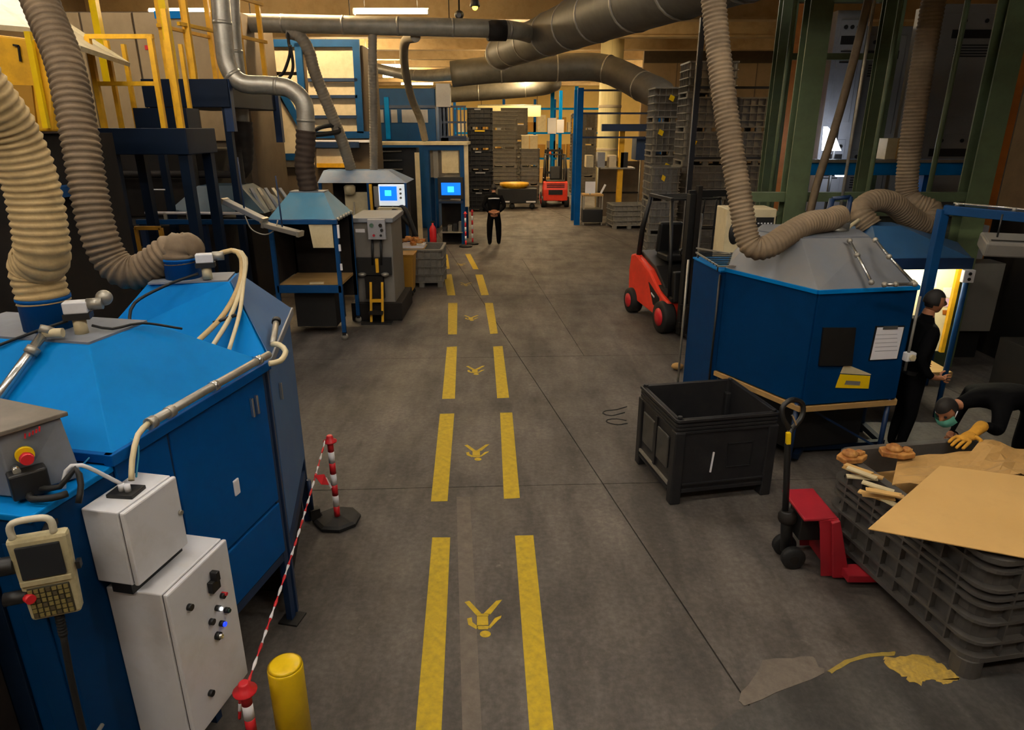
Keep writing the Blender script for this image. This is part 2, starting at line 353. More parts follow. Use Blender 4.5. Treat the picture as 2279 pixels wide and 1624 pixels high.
# ------------------------------------------------------------------ lamps
def lamp_mat(nm, col, e): return mat(nm, col, .4, emit=e, var=0)
M_TUBE = lamp_mat('neutral lamp tube', '#f8f4ee', LAMP_NEAR)
M_TUBEM = lamp_mat('mid hall lamp tube', '#faf3ea', LAMP_MID)
M_TUBEW = lamp_mat('warm lamp tube', '#ffe2b0', LAMP_FAR)
def ceiling_lamp(x, y, z, ln, rz, warm, label, power_r=.04):
    t = thing('ceiling_lamp', label, 'lamp', (x, y, z), rz, 'tube lamps under the hall ceiling', local=True)
    MB().bx(-ln/2, ln/2, -.025, .025, -.01, .1).build('housing', M_WHITE, t)
    for s in (-1, 1):
        MB().cyl((-ln/2+.03, s*.06, 0), (ln/2-.03, s*.06, 0), power_r, 8).build('tube', (M_TUBE, M_TUBEW, M_TUBEM)[warm], t)
        MB().bx(s*(ln/2-.03), s*ln/2, -.1, .1, -.05, .06).build('end_cap', M_WHITE, t)
        MB().cyl((s*ln*.35, 0, .1), (s*ln*.35, 0, ZC-.0-z), .008, 6).build('hanger', M_BLACK, t)
    return t
LAB = ('behind the viewer over the left machines','behind the viewer over the walkway','added as fill over the right foreground bin, out of the picture','over the left edge beside the tan hose','straight over the nearest blue booth','added as fill over the charcoal bin, out of the picture','over the second blue booth and platform','over the walkway before the parked forklift','added to brighten the beige enclosure, above the frame','over the cabinets behind the green frame','added as ceiling fill over the grey bin stacks, above the frame','added as ceiling fill far right above the grey cabinets','added to brighten the beige wall over the yellow guard rails, above the frame')
for i, (x, y_, wm) in enumerate(((-4.5,-1.5,0), (-.8,-1.5,0), (3.4,-.4,0), (-5.5,2.5,0), (-2.0,2.6,0), (2.6,3.0,0), (-4.6,7.5,0), (.4,8.0,2), (-4.6,15.6,1), (10.5,15.0,1), (3.0,18.4,2), (7.5,18.4,2), (-7.6,11.5,2))):  # lamps labelled as added are unseen fill for booths, panels and ceiling
    ceiling_lamp(x, y_, 6.45, 2.2, 0, wm, 'twin tube ceiling lamp ' + LAB[i])
ceiling_lamp(-3.05, 19.0, 6.0, 1.9, 0, 1, 'twin tube ceiling lamp at the top edge above the horizontal duct', .018)
ceiling_lamp(-8.2, 19.0, 6.0, 1.9, 0, 1, 'twin tube ceiling lamp beside the tall silver riser pipe', .018)
for i, y_ in enumerate((25, 32, 39, 46, 53)):
    ceiling_lamp(.2 + .42*i, y_, 5.6, 2.2, PI/2, 1, '%s tube lamp in the receding row over the far aisle' % ('nearest', 'second', 'third', 'fourth', 'farthest')[i])
for i, y_ in enumerate((29, 36, 43, 50)):
    ceiling_lamp(-6.5, y_, 6.1, 2.2, 0, 1, '%s warm tube lamp over the blue machines at the far left' % ('nearest', 'second', 'third', 'farthest')[i])
for i, y_ in enumerate((36, 44, 52)):
    ceiling_lamp(8.5, y_, 6.1, 2.2, 0, 1, '%s warm tube lamp behind the round cream column' % ('nearest', 'middle', 'farthest')[i])
# ------------------------------------------------------------------ shared small builders
def hood_mesh(b, eave, top, z0, z1, t=0):   # eave / top: matching polygons ccw
    n = len(eave); vs = [(x,y,z0) for x,y in eave] + [(x,y,z1) for x,y in top]
    b._add(vs, [tuple(range(n-1,-1,-1)), tuple(range(n,2*n))] + [(i,(i+1)%n,(i+1)%n+n,i+n) for i in range(n)]); return b
def valve(parent, p, rz, m=None):
    x, y, z = p; M = Matrix.Translation(p) @ Matrix.Rotation(rz, 4, 'Z')
    o = MB().box(p, (.11,.07,.06), rz); o.build('actuator_head', m or M_CREAM, parent, .006)
    MB().box((x,y,z-.045), (.12,.08,.03), rz).build('actuator_base', M_BLACK, parent)
    MB().cyl((x,y,z-.14), (x,y,z-.06), .032, 12).build('valve_stem', M_CREAM, parent)
    q = M @ Vector((.085, .0, .01)); MB().cyl(M @ Vector((.05,0,.01)), M @ Vector((.12,0,.01)), .03, 12).build('cap', M_STEEL, parent)
# ------------------------------------------------------------------ near left cell: two blue extraction booths meeting at a corner
AQ = Vector((-1.515, 3.9, 0)); AR = math.radians(-11.5); BR = math.radians(11.4)
A = thing('extraction_booth', 'nearest bright blue extraction booth with sloped hood and control boxes on its side', 'booth', AQ, AR, local=True)
MB()  # body
b = MB(); hood_mesh(b, [(-1.7,-1.265),(.015,-1.265),(.015,.0),(-1.7,.0)], [(-1.32,-.86),(-.385,-.86),(-.385,-.43),(-1.32,-.43)], 1.9, 2.25); b.build('hood', M_BLUE, A, .006)
MB().bx(-1.31,-.395,-.85,-.44,2.25,2.262).build('hood_top_plate', M_GREYB, A)
MB().bx(-1.7,.02,-1.285,-1.255,1.86,1.905).build('eave_rail', M_BLUE_D, A, .004)
MB().bx(-.02,.03,-1.285,.02,1.85,1.905).build('eave_rail', M_BLUE_D, A, .004)
for (ya, yb, za, zb) in ((-1.25,-.905,.96,1.85), (-.89,-.035,.96,1.85), (-1.25,-.905,.57,.94), (-.89,-.035,.57,.94)):
    MB().bx(-.03,.0,ya,yb,za,zb).build('side_panel', M_BLUE_D, A, .008)
for yy in (-1.22, -.9, -.03): MB().bx(-.05,-.008,yy-.025,yy+.025,.0,1.87).build('leg', M_NAVY, A)
MB().bx(-.05,-.01,-1.25,-.03,.5,.56).build('bottom_rail', M_NAVY, A)
MB().bx(-.09,.05,-.1,.04,0,.012).build('foot_plate', M_BLACK, A)
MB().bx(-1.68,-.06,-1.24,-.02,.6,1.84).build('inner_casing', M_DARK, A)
for k, yy in enumerate((-.2, -.15)):
    MB().bx(.0,.02,yy-.008,yy+.008,1.62,1.74).build('latch_handle', M_CHROME, A, .003)
MB().bx(.0,.012,-.475,-.425,1.235,1.335).build('inspection_tag', M_PAPER, A, .01)
MB().lathe([(.118,2.25),(.118,2.41),(.125,2.415),(.125,2.43)], (-.8,-.66,0), 28).build('hose_collar', M_BLUE_D, A)
# blue cabinet in front of the booth carrying the control gear
cab = MB().bx(-1.7,.0,-1.68,-1.265,0,1.82); cab.build('front_cabinet', M_BLUE_C, A, .008)
MB().bx(-1.7,.012,-1.7,-1.27,1.82,1.85).build('cabinet_lid', M_BLUE, A, .006)
MB().bx(-1.1,-.25,-1.695,-1.68,.1,1.7).build('cabinet_door', M_NAVYD, A, .004)
MB().bx(-.17,-.05,-1.69,-1.68,.1,1.7).build('cabinet_trim', M_BLUE_C, A, .003)
MB().bx(-1.7,-.35,-1.86,-1.7,0,1.45).build('cable_tray_panel', M_DARK, A, .004)
# conduits
b = MB(); b.tube([(.035,.0,1.95),(.035,-.62,1.955),(.035,-1.05,1.955)], .022, 12); b.build('conduit', M_STEEL, A)
for yy in (-.12,-.55,-.9,-1.03): MB().cyl((.035,yy-.02,1.9515), (.035,yy+.02,1.9515), .03, 12).build('conduit_clamp', M_CHROME if yy>-.8 else M_STEEL, A)
b = MB(); b.tube([(-.62,-.87,2.30),(-.66,-1.06,2.13),(-.70,-1.27,1.95)], .022, 12); b.build('conduit', M_CHROME, A)
for (p, q) in (((-.63,-.93,2.245),(-.636,-.955,2.222)), ((-.61,-.85,2.33),(-.612,-.87,2.30))): MB().cyl(p, q, .032, 12).build('conduit_clamp', M_STEEL, A)
MB().cyl((-.62,-.87,2.30),(-.54,-.84,2.30),.024,12).build('conduit_elbow', M_CREAM, A)
valve(A, (-.55,-.72,2.40), .5, M_WHITE)
MB().ball((-.46,-.63,2.43), .04).build('sensor_dome', M_STEEL, A)
wire('cable', [(-.6,-.74,2.33),(-.72,-.82,2.29),(-.95,-.95,2.2),(-1.15,-1.05,2.1)], .008, M_RUBBER, A)
wire('cable', [(-.5,-.7,2.30),(-.42,-.66,2.275),(-.36,-.52,2.27),(-.25,-.36,2.2)], .007, M_RUBBER, A)
wire('flexible_conduit', [(.035,-1.05,1.955),(.05,-1.14,1.94),(.07,-1.22,1.86),(.1,-1.28,1.79)], .014, M_CREAM, A)
wire('flexible_conduit', [(-.02,-1.5,1.86),(-.01,-1.48,1.93),(.03,-1.44,1.94),(.09,-1.32,1.79)], .009, M_WHITE, A)
wire('cable', [(-.1,-1.33,1.86),(-.06,-1.2,1.92),(.02,-1.12,1.90),(.1,-1.25,1.79)], .004, mat('cyan cable','#2f8fb5',.5), A)
# upper and lower white control boxes hung on the side of the cell
def enclosure(nm, label, x1, y0, y1, z0, z1):
    t = thing(nm, label, 'control box', AQ, AR, local=True)
    MB().bx(.004,x1-.03,y0,y1,z0,z1).build('body', M_WHITE, t, .006)
    MB().bx(x1-.03,x1-.024,y0+.008,y1-.008,z0+.008,z1-.008).build('door_seal', M_BLACK, t)
    d = MB().bx(x1-.024,x1,y0,y1,z0,z1).build('door', M_WHITE, t, .008)
    return t, d
t, d = enclosure('control_box', 'small white control box above the larger one, black plate on its top', .21, -1.47, -1.14, 1.39, 1.75)
MB().box((.1,-1.32,1.757), (.12,.1,.02), .1).build('cable_gland_plate', M_BLACK, t, .004)
for k in range(2): MB().cyl((.09+.03*k,-1.33,1.767),(.09+.03*k,-1.33,1.8),.013,10).build('gland', M_WHITE, t)
MB().cyl((.21,-1.16,1.57),(.222,-1.16,1.57),.012,10).build('lock', M_STEEL, d)
MB().bx(.06,.16,-1.46,-1.13,1.335,1.39).build('mounting_bracket', M_BLACK, t)
t, d = enclosure('control_box', 'large white control box with lit push buttons below the small one', .31, -1.44, -1.0, .5, 1.335)
def on_door(name, y_, z_, r, m, dep=.02): return MB().cyl((.31,y_,z_),(.31+dep,y_,z_),r,12).build(name, m, d)
b = MB(); b.box((.325,-1.16,1.185),(.03,.06,.06)); b.box((.335,-1.155,1.235),(.04,.025,.05)); b.build('main_switch', M_BLACK, d, .004)
on_door('lock', -1.33, 1.19, .016, M_BLACK); on_door('lock', -1.3, .66, .016, M_BLACK)
on_door('button', -1.105, 1.08, .015, M_BLACK); on_door('button_cap', -1.098, 1.087, .009, M_REDM, .028)
on_door('button', -1.155, 1.045, .015, M_BLACK); on_door('button_cap', -1.15, 1.04, .009, M_LED, .028)
on_door('button', -1.095, .985, .015, M_BLACK); on_door('button_cap', -1.095, .985, .01, mat('dark green','#14322a',.5), .028)
on_door('button', -1.21, 1.01, .016, M_BLACK); on_door('button', -1.145, .945, .015, M_BLACK); on_door('button_cap', -1.143, .942, .012, M_LEDB, .028)
on_door('button', -1.185, .905, .02, M_BLACK); on_door('button_cap', -1.185, .905, .012, M_CHROME, .032)
# grey operator box on the cabinet lid
g = thing('operator_box', 'flat grey operator box with red stop button lying on the blue cabinet', 'control box', AQ, AR, local=True)
b = MB(); b.hexa([(-.85,-1.62,1.86),(-.16,-1.6,1.86),(-.02,-1.4,1.86),(-.7,-1.3,1.86),(-.85,-1.62,2.13),(-.16,-1.6,2.13),(-.06,-1.4,2.13),(-.7,-1.3,2.13)]); b.build('casing', M_GREYB, g, .006)
b = MB(); b.hexa([(-.87,-1.64,2.13),(-.14,-1.62,2.13),(-.04,-1.38,2.13),(-.7,-1.27,2.13),(-.87,-1.64,2.15),(-.14,-1.62,2.15),(-.04,-1.38,2.15),(-.7,-1.27,2.15)]); b.build('lid', mat('brown grey lid','#6e675c',.6), g, .004)
nx = Vector((.19,-.14,0)).normalized(); fx = Vector((.14,.2,0)).normalized()
def on_box(u, v_, out=0.): p = Vector((-.16,-1.6,1.86)) + fx*u + Vector((0,0,v_)) + nx*(out+.003); return p
b = MB(); b.cyl(on_box(.07,.17), on_box(.07,.17,.02), .033, 16); b.build('stop_button_collar', M_YELB, g)
b = MB(); b.tube([on_box(.07,.17,.02), on_box(.07,.17,.05), on_box(.07,.17,.055), on_box(.07,.17,.075)], [.014,.014,.026,.022], 14); b.build('stop_button', M_REDM, g)
b = MB(); b.cyl(on_box(.03,.125), on_box(.03,.125,.05), .014, 10); b.build('key_switch', M_CHROME, g)
b = MB(); b.box(on_box(.06,.06,.03), (.13,.07,.11), math.atan2(fx.y,fx.x)); b.build('connector_block', M_BLACK, g, .008)
for k, (u, v_, hh) in enumerate(((.085,.232,.02),(.1,.236,.014),(.112,.239,.016),(.124,.243,.014),(.136,.246,.02))):
    MB().bar(on_box(u,v_,.0), on_box(u+.004,v_+hh,.0), .006, .004, up=nx).build('red_logo_stroke', M_REDM, g)
wire('cable', [on_box(.08,.03,.05), (.02,-1.55,1.9), (.06,-1.5,1.96), (.09,-1.52,1.9), (.1,-1.56,1.84)], .012, M_RUBBER, g)
wire('cable', [on_box(.05,.02,.06), (-.05,-1.62,1.875), (.03,-1.6,1.88), (.06,-1.56,1.88)], .014, M_RUBBER, g)
# teach pendant hanging on the cabinet corner
pw_ = Matrix.Translation(AQ) @ Matrix.Rotation(AR, 4, 'Z')
tp = thing('teach_pendant', 'beige robot teach pendant with dark screen and keypad hanging by its handle', 'pendant', pw_ @ Vector((.1,-1.76,1.655)), AR + .55, local=True)
def pbx(name, x0,x1,y0,y1,z0,z1,m,par=None,bv=.004): return MB().bx(x0,x1,y0,y1,z0,z1).build(name, m, par or tp, bv)
b = MB(); b.hexa([(-.085,-.02,-.19),(.085,-.02,-.19),(.085,.035,-.19),(-.085,.035,-.19),(-.1,-.02,.17),(.1,-.02,.17),(.1,.035,.17),(-.1,.035,.17)]); b.build('casing', M_BEIGEP, tp, .016)
pbx('screen', -.072,.072,-.03,-.018,.0,.14, M_SCREEN)
pbx('screen_bezel', -.085,.085,-.028,-.02,-.03,-.005, M_BEIGEP)
pbx('keypad', -.07,.07,-.026,-.019,-.175,-.04, mat('dark keypad','#3a3626',.6))
for i in range(7):
    for j in range(6): pbx('key', -.066+.0195*i,-.052+.0195*i,-.031,-.025,-.168+.0215*j,-.153+.0215*j, mat('olive key','#7d7040' if (i+j)%4 else '#5a4f33',.6) if (i+j)%4 else mat('dark olive key','#4f4630',.6), None, 0)
wire('handle', [(-.075,.0,.165),(-.075,.0,.215),(-.05,.0,.235),(.03,.0,.235),(.055,.0,.215),(.055,.0,.165)], .013, mat('pale handle','#c9c4ae',.5), tp, 10, .01)
MB().cyl((-.14,0,.06),(-.09,0,.06),.035,14).build('jog_wheel', M_BLACK, tp, .004)
MB().cyl((-.15,-.01,-.075),(-.07,-.01,-.075),.026,12).build('enable_switch', M_BLACK, tp)
MB().cyl((-.075,-.02,-.075),(-.055,-.045,-.075),.018,12).build('stop_button', M_REDM, tp)
MB().bx(.1,.115,-.01,.02,.0,.03).build('side_switch', M_BLACK, tp)
b = hose_mesh([(0,.01,-.19),(-.005,.01,-.3)], .016, .014, .12, 10); b.build('strain_relief', M_RUBBER, tp)
wire('cable', [(-.005,.01,-.29),(-.02,.01,-.55),(-.03,.02,-.85),(-.02,.03,-1.1)], .013, M_RUBBER, tp)
MB().bar((0,.03,.1),(0,.18,.12),.04,.02).build('hanger_bracket', M_BLACK, tp)
# coiled cable low at the cabinet front
cc = pw_ @ Vector((.08,-1.78,.62))
b = MB()
pts = []
for i in range(66):
    a = i/13*2*PI; rr = .15 + .02*math.sin(i*.7); pts.append(cc + Vector((rr*math.cos(a), -.02 - .012*(i/13), rr*math.sin(a)*1.05)))
b.tube(pts, .0125, 8); b.build('coil', M_RUBBER, None)
o = bpy.data.objects['coil']; o.name = 'cable_coil'; tag(o, 'coil of black cable hanging below the teach pendant', 'cable')
wire('hook', [cc + Vector((0,.12,.17)), cc + Vector((0,-.03,.165)), cc + Vector((0,-.06,.2))], .01, M_STEEL, o)
lc = wire('loop_cable', [cc + Vector((-.02,0,.1)), cc + Vector((.12,-.02,.2)), cc + Vector((.26,-.0,.17)), cc + Vector((.32,.03,.02)), cc + Vector((.3,.05,-.15)), cc + Vector((.28,.06,-.6))], .013, M_RUBBER)
tag(lc, 'black cable looping from the coil in front of the large white box', 'cable')
wc = wire('white_cable', [pw_ @ Vector((-.35,-1.9,1.86)), pw_ @ Vector((-.15,-1.82,1.76)), pw_ @ Vector((.0,-1.8,1.72)), pw_ @ Vector((.05,-1.75,1.73))], .007, M_WHITE)
tag(wc, 'thin white cable running to the teach pendant from the left edge', 'cable')
# booth B
M_FLANK_SHEEN = mat('blue sheet greyed by painted sheen', '#3f618c', .5, var=.12, scale=3, dirt='#4f6274', damt=.15, spec=.15)  # grey in this blue is painted sheen on the flank
B = thing('extraction_booth', 'second blue extraction booth with right flank greyed by painted sheen, just behind the nearest one', 'booth', AQ + Vector((0,.03,0)), BR, local=True)
b = MB(); hood_mesh(b, [(-1.15,.53),(.0,.04),(.015,1.29),(-1.15,1.29)], [(-.8,.66),(-.28,.62),(-.28,.92),(-.8,.92)], 1.9, 2.27); b.build('hood', M_BLUE, B, .006)
b = MB(); b.plate([(.018,.05,1.905),(.018,1.28,1.905),(-.27,.92,2.274),(-.27,.64,2.274)], .006); b.build('hood_flank', M_FLANK_SHEEN, B)  # separate plate carries the painted sheen over the blue hood
MB().bx(-.79,-.29,.63,.91,2.27,2.282).build('hood_top_plate', M_GREYB, B)
MB().bx(-.02,.03,.03,1.3,1.85,1.905).build('eave_rail', M_GREYB, B, .004)
MB().bx(-.03,.0,.06,1.24,.62,1.85).build('side_panel', M_FLANK_SHEEN, B, .008)
for yy in (.035, 1.25): MB().bx(-.06,-.005,yy-.03,yy+.03,0,1.86).build('leg', M_NAVY, B)
MB().bx(-.06,-.01,.05,1.25,.42,.5).build('bottom_rail', M_NAVY, B)
MB().bx(-.5,-.06,1.2,1.25,.75,.82).build('cross_rail', M_NAVY, B)
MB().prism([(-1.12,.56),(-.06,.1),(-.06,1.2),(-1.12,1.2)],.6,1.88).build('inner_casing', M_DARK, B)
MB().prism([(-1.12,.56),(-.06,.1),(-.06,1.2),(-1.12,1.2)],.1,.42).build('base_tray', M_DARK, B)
MB().bx(.0,.02,.34,.36,1.5,1.62).build('latch_handle', M_CHROME, B, .003)
MB().lathe([(.115,2.27),(.115,2.4),(.122,2.405),(.122,2.42)], (-.6,.78,0), 28).build('hose_collar', M_BLUE_D, B)
valve(B, (-.42,.66,2.43), .1, M_WHITE)
for k in range(3):
    wire('supply_hose', [(-.36,.67,2.44),(-.25+.01*k,.69,2.47),(-.19+.015*k,.66,2.42),(-.2+.012*k,.55,2.27),(-.28+.05*k,.3,2.12),(-.42+.1*k,.1-.02*k,2.0-.02*k)], .017 - .002*k, M_CREAM if k else M_HOSE, B, 8)
MB().cyl((-.33,.24,2.09),(-.2,.3,2.12),.012,8).build('hose_tie', M_BLACK, B)
wire('cable', [(-.47,.64,2.33),(-.65,.55,2.28),(-.82,.42,2.2),(-.83,.3,2.1),(-.78,.22,2.05)], .01, M_RUBBER, B)
MB().ball((-.77,.2,2.04), .022).build('cable_gland', M_CHROME, B)
MB().cyl((.02,.42,2.02),(.035,.1,1.97),.02,12).build('conduit', M_STEEL, B)
wire('flexible_conduit', [(.035,.1,1.97),(.08,.05,1.98),(.12,.0,1.95),(.1,-.12,1.93),(.04,-.16,1.93)], .017, M_CREAM, B, 10)
MB().cyl((.02,.46,2.03),(.02,.43,2.02),.03,12).build('conduit_clamp', M_BLACK, B)
# hoses feeding the two booths
cA = pw_ @ Vector((-.8,-.66,2.43)); cB = Matrix.Translation(AQ + Vector((0,.03,0))) @ Matrix.Rotation(BR,4,'Z') @ Vector((-.6,.78,2.42))
h = hose_mesh([cA - Vector((0,0,.03)), cA + Vector((0,0,.15)), V(95,560,3.35), V(72,420,3.35), V(25,300,3.3), V(-40,205,3.2), V(-130,90,3.1), V(-220,-60,3.0), V(-260,-300,2.9)], .118, .036, .05, 22, .012)
tag(h.build('flexible_duct_hose', M_HOSE), 'tan ribbed extraction hose rising from the nearest blue booth at the left edge', 'hose')
h = hose_mesh([cB - Vector((0,0,.03)), cB + Vector((-.0,0,.05)), V(418,556,4.62), V(385,557,4.6), V(348,583,4.58), V(312,604,4.56), V(276,604,4.54), V(244,575,4.54), V(217,510,4.54), V(197,420,4.58), V(175,290,4.66), V(143,140,4.8), V(88,0,4.95), V(45,-120,5.0), V(-30,-380,5.0)], .11, .042, .075, 22, .008)
tag(h.build('flexible_duct_hose', M_HOSE2), 'dark ribbed extraction hose dipping in an S to the second blue booth', 'hose')
# ------------------------------------------------------------------ barrier posts, tape, bollard
def barrier_post(label, loc, grp, hgt=.83):
    t = thing('barrier_post', label, 'barrier post', loc, .3, grp, local=True)
    MB().lathe([(.19,0),(.2,.012),(.2,.035),(.17,.05),(.05,.06)], (0,0,0), 8, smooth=False).build('base', M_RUBBER, t)
    z = .055; n = 7; dz = (hgt-.1)/n
    for i in range(n): MB().cyl((0,0,z+i*dz),(0,0,z+(i+1)*dz), .026, 16).build('band', M_REDM if i % 2 == 0 else M_PAPER, t)
    MB().lathe([(.03,hgt-.07),(.055,hgt-.06),(.058,hgt-.05),(.03,hgt-.04),(.028,hgt-.01),(.02,hgt)], (0,0,0), 16).build('cap', M_REDM, t)
    return t
p1 = W(752,1160); p1.z = 0
p2 = Vector((-1.30, 2.57, 0))
barrier_post('red and white barrier post on octagonal black base beside the second blue booth', p1, 'barrier posts along the walkway')
barrier_post('red and white barrier post at the bottom edge beside the yellow bollard', p2, 'barrier posts along the walkway', .72)
a_ = p1 + Vector((-.04,0,.78)); c_ = p2 + Vector((.0,.03,.67)); n = 26
tr = thing('barrier_tape', 'twisted red and white tape strung between the two near barrier posts', 'tape', ((a_+c_)/2), 0)
for i in range(n):
    q = [a_.lerp(c_, (i+k/4)/n) + Vector((0,0,-.05*math.sin(PI*(i+k/4)/n))) for k in range(5)]
    MB().tube(q, [.007+.003*math.sin((i*4+k)*1.3) for k in range(5)], 6).build('tape_band', M_REDM if i % 2 else M_PAPER, tr)
b = MB(); b.plate([a_.lerp(c_,.22), a_.lerp(c_,.2)+Vector((.06,.02,-.03)), a_.lerp(c_,.2)+Vector((.09,.03,-.13)), a_.lerp(c_,.23)+Vector((.05,.01,-.07))], .003); b.build('tape_end', M_REDM, tr)
b = MB(); b.plate([a_.lerp(c_,.2)+Vector((.05,.02,-.05)), a_.lerp(c_,.2)+Vector((.08,.02,-.06)), a_.lerp(c_,.2)+Vector((.11,.03,-.15)), a_.lerp(c_,.2)+Vector((.1,.03,-.16))], .003); b.build('tape_end', M_PAPER, tr)
for k in range(4):
    q = [c_ + Vector((-.03,-.0,.0)) + Vector((-.03*(j+4*k)/16-.0, -.01, -.2*(j+4*k)/16)) for j in range(5)]
    MB().tube(q, .008, 6).build('tape_band', M_REDM if k % 2 else M_PAPER, tr)
bo = thing('bollard', 'round yellow steel bollard at the bottom edge', 'bollard', W(665,1700), 0, local=True)
MB().lathe([(.088,0),(.088,.66),(.086,.675)], (0,0,0), 32).build('tube', M_YELB, bo)
MB().lathe([(.086,.675),(.07,.684),(.03,.687)], (0,0,0), 32).build('cap', M_YELB, bo)
MB().bx(-.13,.13,-.13,.13,0,.01).build('base_plate', M_YDARK, bo)
ck = thing('swivel_caster', 'black swivel caster under the second blue booth beside the barrier post base', 'caster', W(705,1160), .6, local=True)
MB().lathe([(.02,-.02),(.05,-.018),(.05,.018),(.02,.02)], (0,0,.05), 16, 'Y').build('wheel', M_RUBBER, ck)
b = MB(); b.bx(-.05,.03,-.035,-.025,.04,.13); b.bx(-.05,.03,.025,.035,.04,.13); b.bx(-.05,.03,-.035,.035,.12,.135); b.build('fork', M_BLACK, ck)
MB().cyl((-.03,0,.13),(-.03,0,.42),.018,8).build('stem', M_NAVY, ck)
# ------------------------------------------------------------------ right booth C
CE = [(2.24,7.0),(2.77,5.97),(3.78,6.15),(4.02,7.0),(3.7,7.85),(2.55,7.85)]
CT = [(2.52,6.98),(2.77,6.5),(3.47,6.56),(3.6,7.05),(3.4,7.45),(2.72,7.45)]
C = thing('extraction_booth', 'deep blue extraction booth with hood greyed by painted glare and dust and clipboard, right of the aisle', 'booth', (3.1,6.9,0))
b = MB(); hood_mesh(b, CE, CT, 1.86, 2.25); b.build('hood', M_GLAREB, C, .004)
MB().prism([(x*.98+.062, y*.98+.14) for x, y in CT], 2.25, 2.262).build('hood_top_plate', M_GREYB, C)
for i in range(5):
    a, q = CE[i], CE[i+1]; MB().bar((a[0],a[1],1.85),(q[0],q[1],1.85),.03,.035).build('eave_rail', M_BLUE, C)
    d_ = unit(q[0]-a[0], q[1]-a[1]); nn = (d_[1], -d_[0])
    L_ = math.hypot(q[0]-a[0], q[1]-a[1])
    p = [(a[0]+d_[0]*.012, a[1]+d_[1]*.012), (q[0]-d_[0]*.012, q[1]-d_[1]*.012)]
    p += [(p[1][0]-nn[0]*.03, p[1][1]-nn[1]*.03), (p[0][0]-nn[0]*.03, p[0][1]-nn[1]*.03)]
    MB().prism(p, .74, 1.835).build('wall_panel', M_BLUE_C, C, .004)
    MB().bar((a[0]-nn[0]*.01,a[1]-nn[1]*.01,.70),(q[0]-nn[0]*.01,q[1]-nn[1]*.01,.70),.05,.05).build('wooden_batten', M_WOOD, C)
    MB().cyl((a[0]-nn[0]*.06,a[1]-nn[1]*.06,0),(a[0]-nn[0]*.06,a[1]-nn[1]*.06,.74),.025,8).build('leg', M_NAVY, C)
MB().prism([(2.45,7.05),(2.85,6.3),(3.65,6.45),(3.8,7.0),(3.5,7.6),(2.65,7.6)], .12, .62).build('base_machine', M_BLACK, C)
for (p, q) in (((3.05,6.42,.08),(3.95,6.52,.08)), ((2.9,6.2,.08),(3.05,6.42,.08)), ((3.95,6.52,.08),(4.0,7.6,.08))): MB().bar(p, q, .06, .06).build('base_rail', M_NAVYD, C)
b = MB(); b.bar((2.95,6.2,.62),(3.9,6.35,.06),.02,.02); b.build('brace', M_NAVY, C)
# left side cabinet
MB().prism([(2.11,7.79),(2.2,7.02),(2.5,6.98),(2.55,7.86)], .25, 1.82).build('side_cabinet', M_BLUE_C, C, .006)
MB().prism([(2.10,7.80),(2.19,7.0),(2.55,6.96),(2.58,7.88)], 1.82, 1.84).build('side_cabinet_lid', M_BLUE, C, .004)
for p in ((2.14,7.75),(2.24,7.06)): MB().cyl((p[0],p[1],0),(p[0],p[1],.26),.022,8).build('leg', M_NAVY, C)
b = MB()
b.cyl((2.185,6.99,.3),(2.185,6.99,1.8),.012,8); b.build('conduit', M_BLACK, C)
b = MB(); b.cyl((2.06,7.83,.25),(2.06,7.83,1.8),.014,8); b.build('conduit', M_STEEL, C)
# conduits on the hood front
def slope(px, z): return W(px[0], px[1], z)
for pts in ([(1888,540,2.22),(1905,572,2.12),(1936,632,1.92)], [(1945,538,2.24),(1975,575,2.14),(2028,632,1.92)], [(1965,637,1.91),(1990,636,1.91),(2032,636,1.91)]):
    P = [W(x,y_,z_) + Vector((0,-.02,.02)) for x,y_,z_ in pts]
    MB().tube(P, .014, 10).build('conduit', M_CHROME, C)
    for k in range(3): MB().ball(P[k], .026, 8).build('conduit_fitting', M_STEEL, C)
MB().cyl(Vector((3.78,6.1,1.78)), Vector((3.78,6.1,1.05)), .013, 8).build('conduit', M_GREY, C)
b3 = Vector((2.77,5.97,0)); b4 = Vector((3.78,6.15,0)); wn = Vector((b4.y-b3.y, -(b4.x-b3.x), 0)).normalized()
def onC(px, py, out=.004):
    d = ray(px, py); t = (b3 - Vector((0,0,CAMZ))).dot(wn)/d.dot(wn); return Vector((0,0,CAMZ)) + d*t + wn*out
def sheet_on(name, quad, m, t=.004, out=.004, par=C): return MB().plate([onC(x,y_,out+t) for x,y_ in quad], t).build(name, m, par)
sheet_on('document_pocket', [(1820,812),(1893,812),(1902,728),(1830,728)], M_BLACK, .02)
sheet_on('yellow_sticker', [(1858,862),(1932,864),(1936,836),(1869,832)], M_YELB, .003)
sheet_on('yellow_sticker', [(1869,830),(1936,834),(1938,832),(1888,812),(1876,814)], M_CREAM, .003)
sheet_on('sticker_print', [(1878,855),(1912,857),(1914,848),(1882,846)], M_GREY, .001, .0075)
cl = thing('clipboard', 'clipboard with white sheets hanging on the deep blue booth', 'clipboard', onC(1970,760))
sheet_on('backing_board', [(1932,802),(1996,798),(2013,724),(1948,725)], M_BLACK, .006, .002, cl)
sheet_on('paper', [(1935,800),(1994,797),(2010,727),(1951,728)], M_PAPER, .003, .0085, cl)
sheet_on('clip', [(1962,732),(1995,731),(1996,724),(1964,725)], M_CHROME, .008, .009, cl)
for k in range(5): sheet_on('printed_line', [(1945,745+9*k),(1995,743+9*k),(1995.3,742+9*k),(1945.3,744+9*k)], M_CAB, .0006, .0118, cl)
so = thing('wall_socket', 'round white socket box on a conduit at the edge of the deep blue booth', 'socket', onC(2017,788))
MB().box(onC(2017,790,.04), (.1,.07,.09), .17).build('housing', M_WHITE, so, .012)
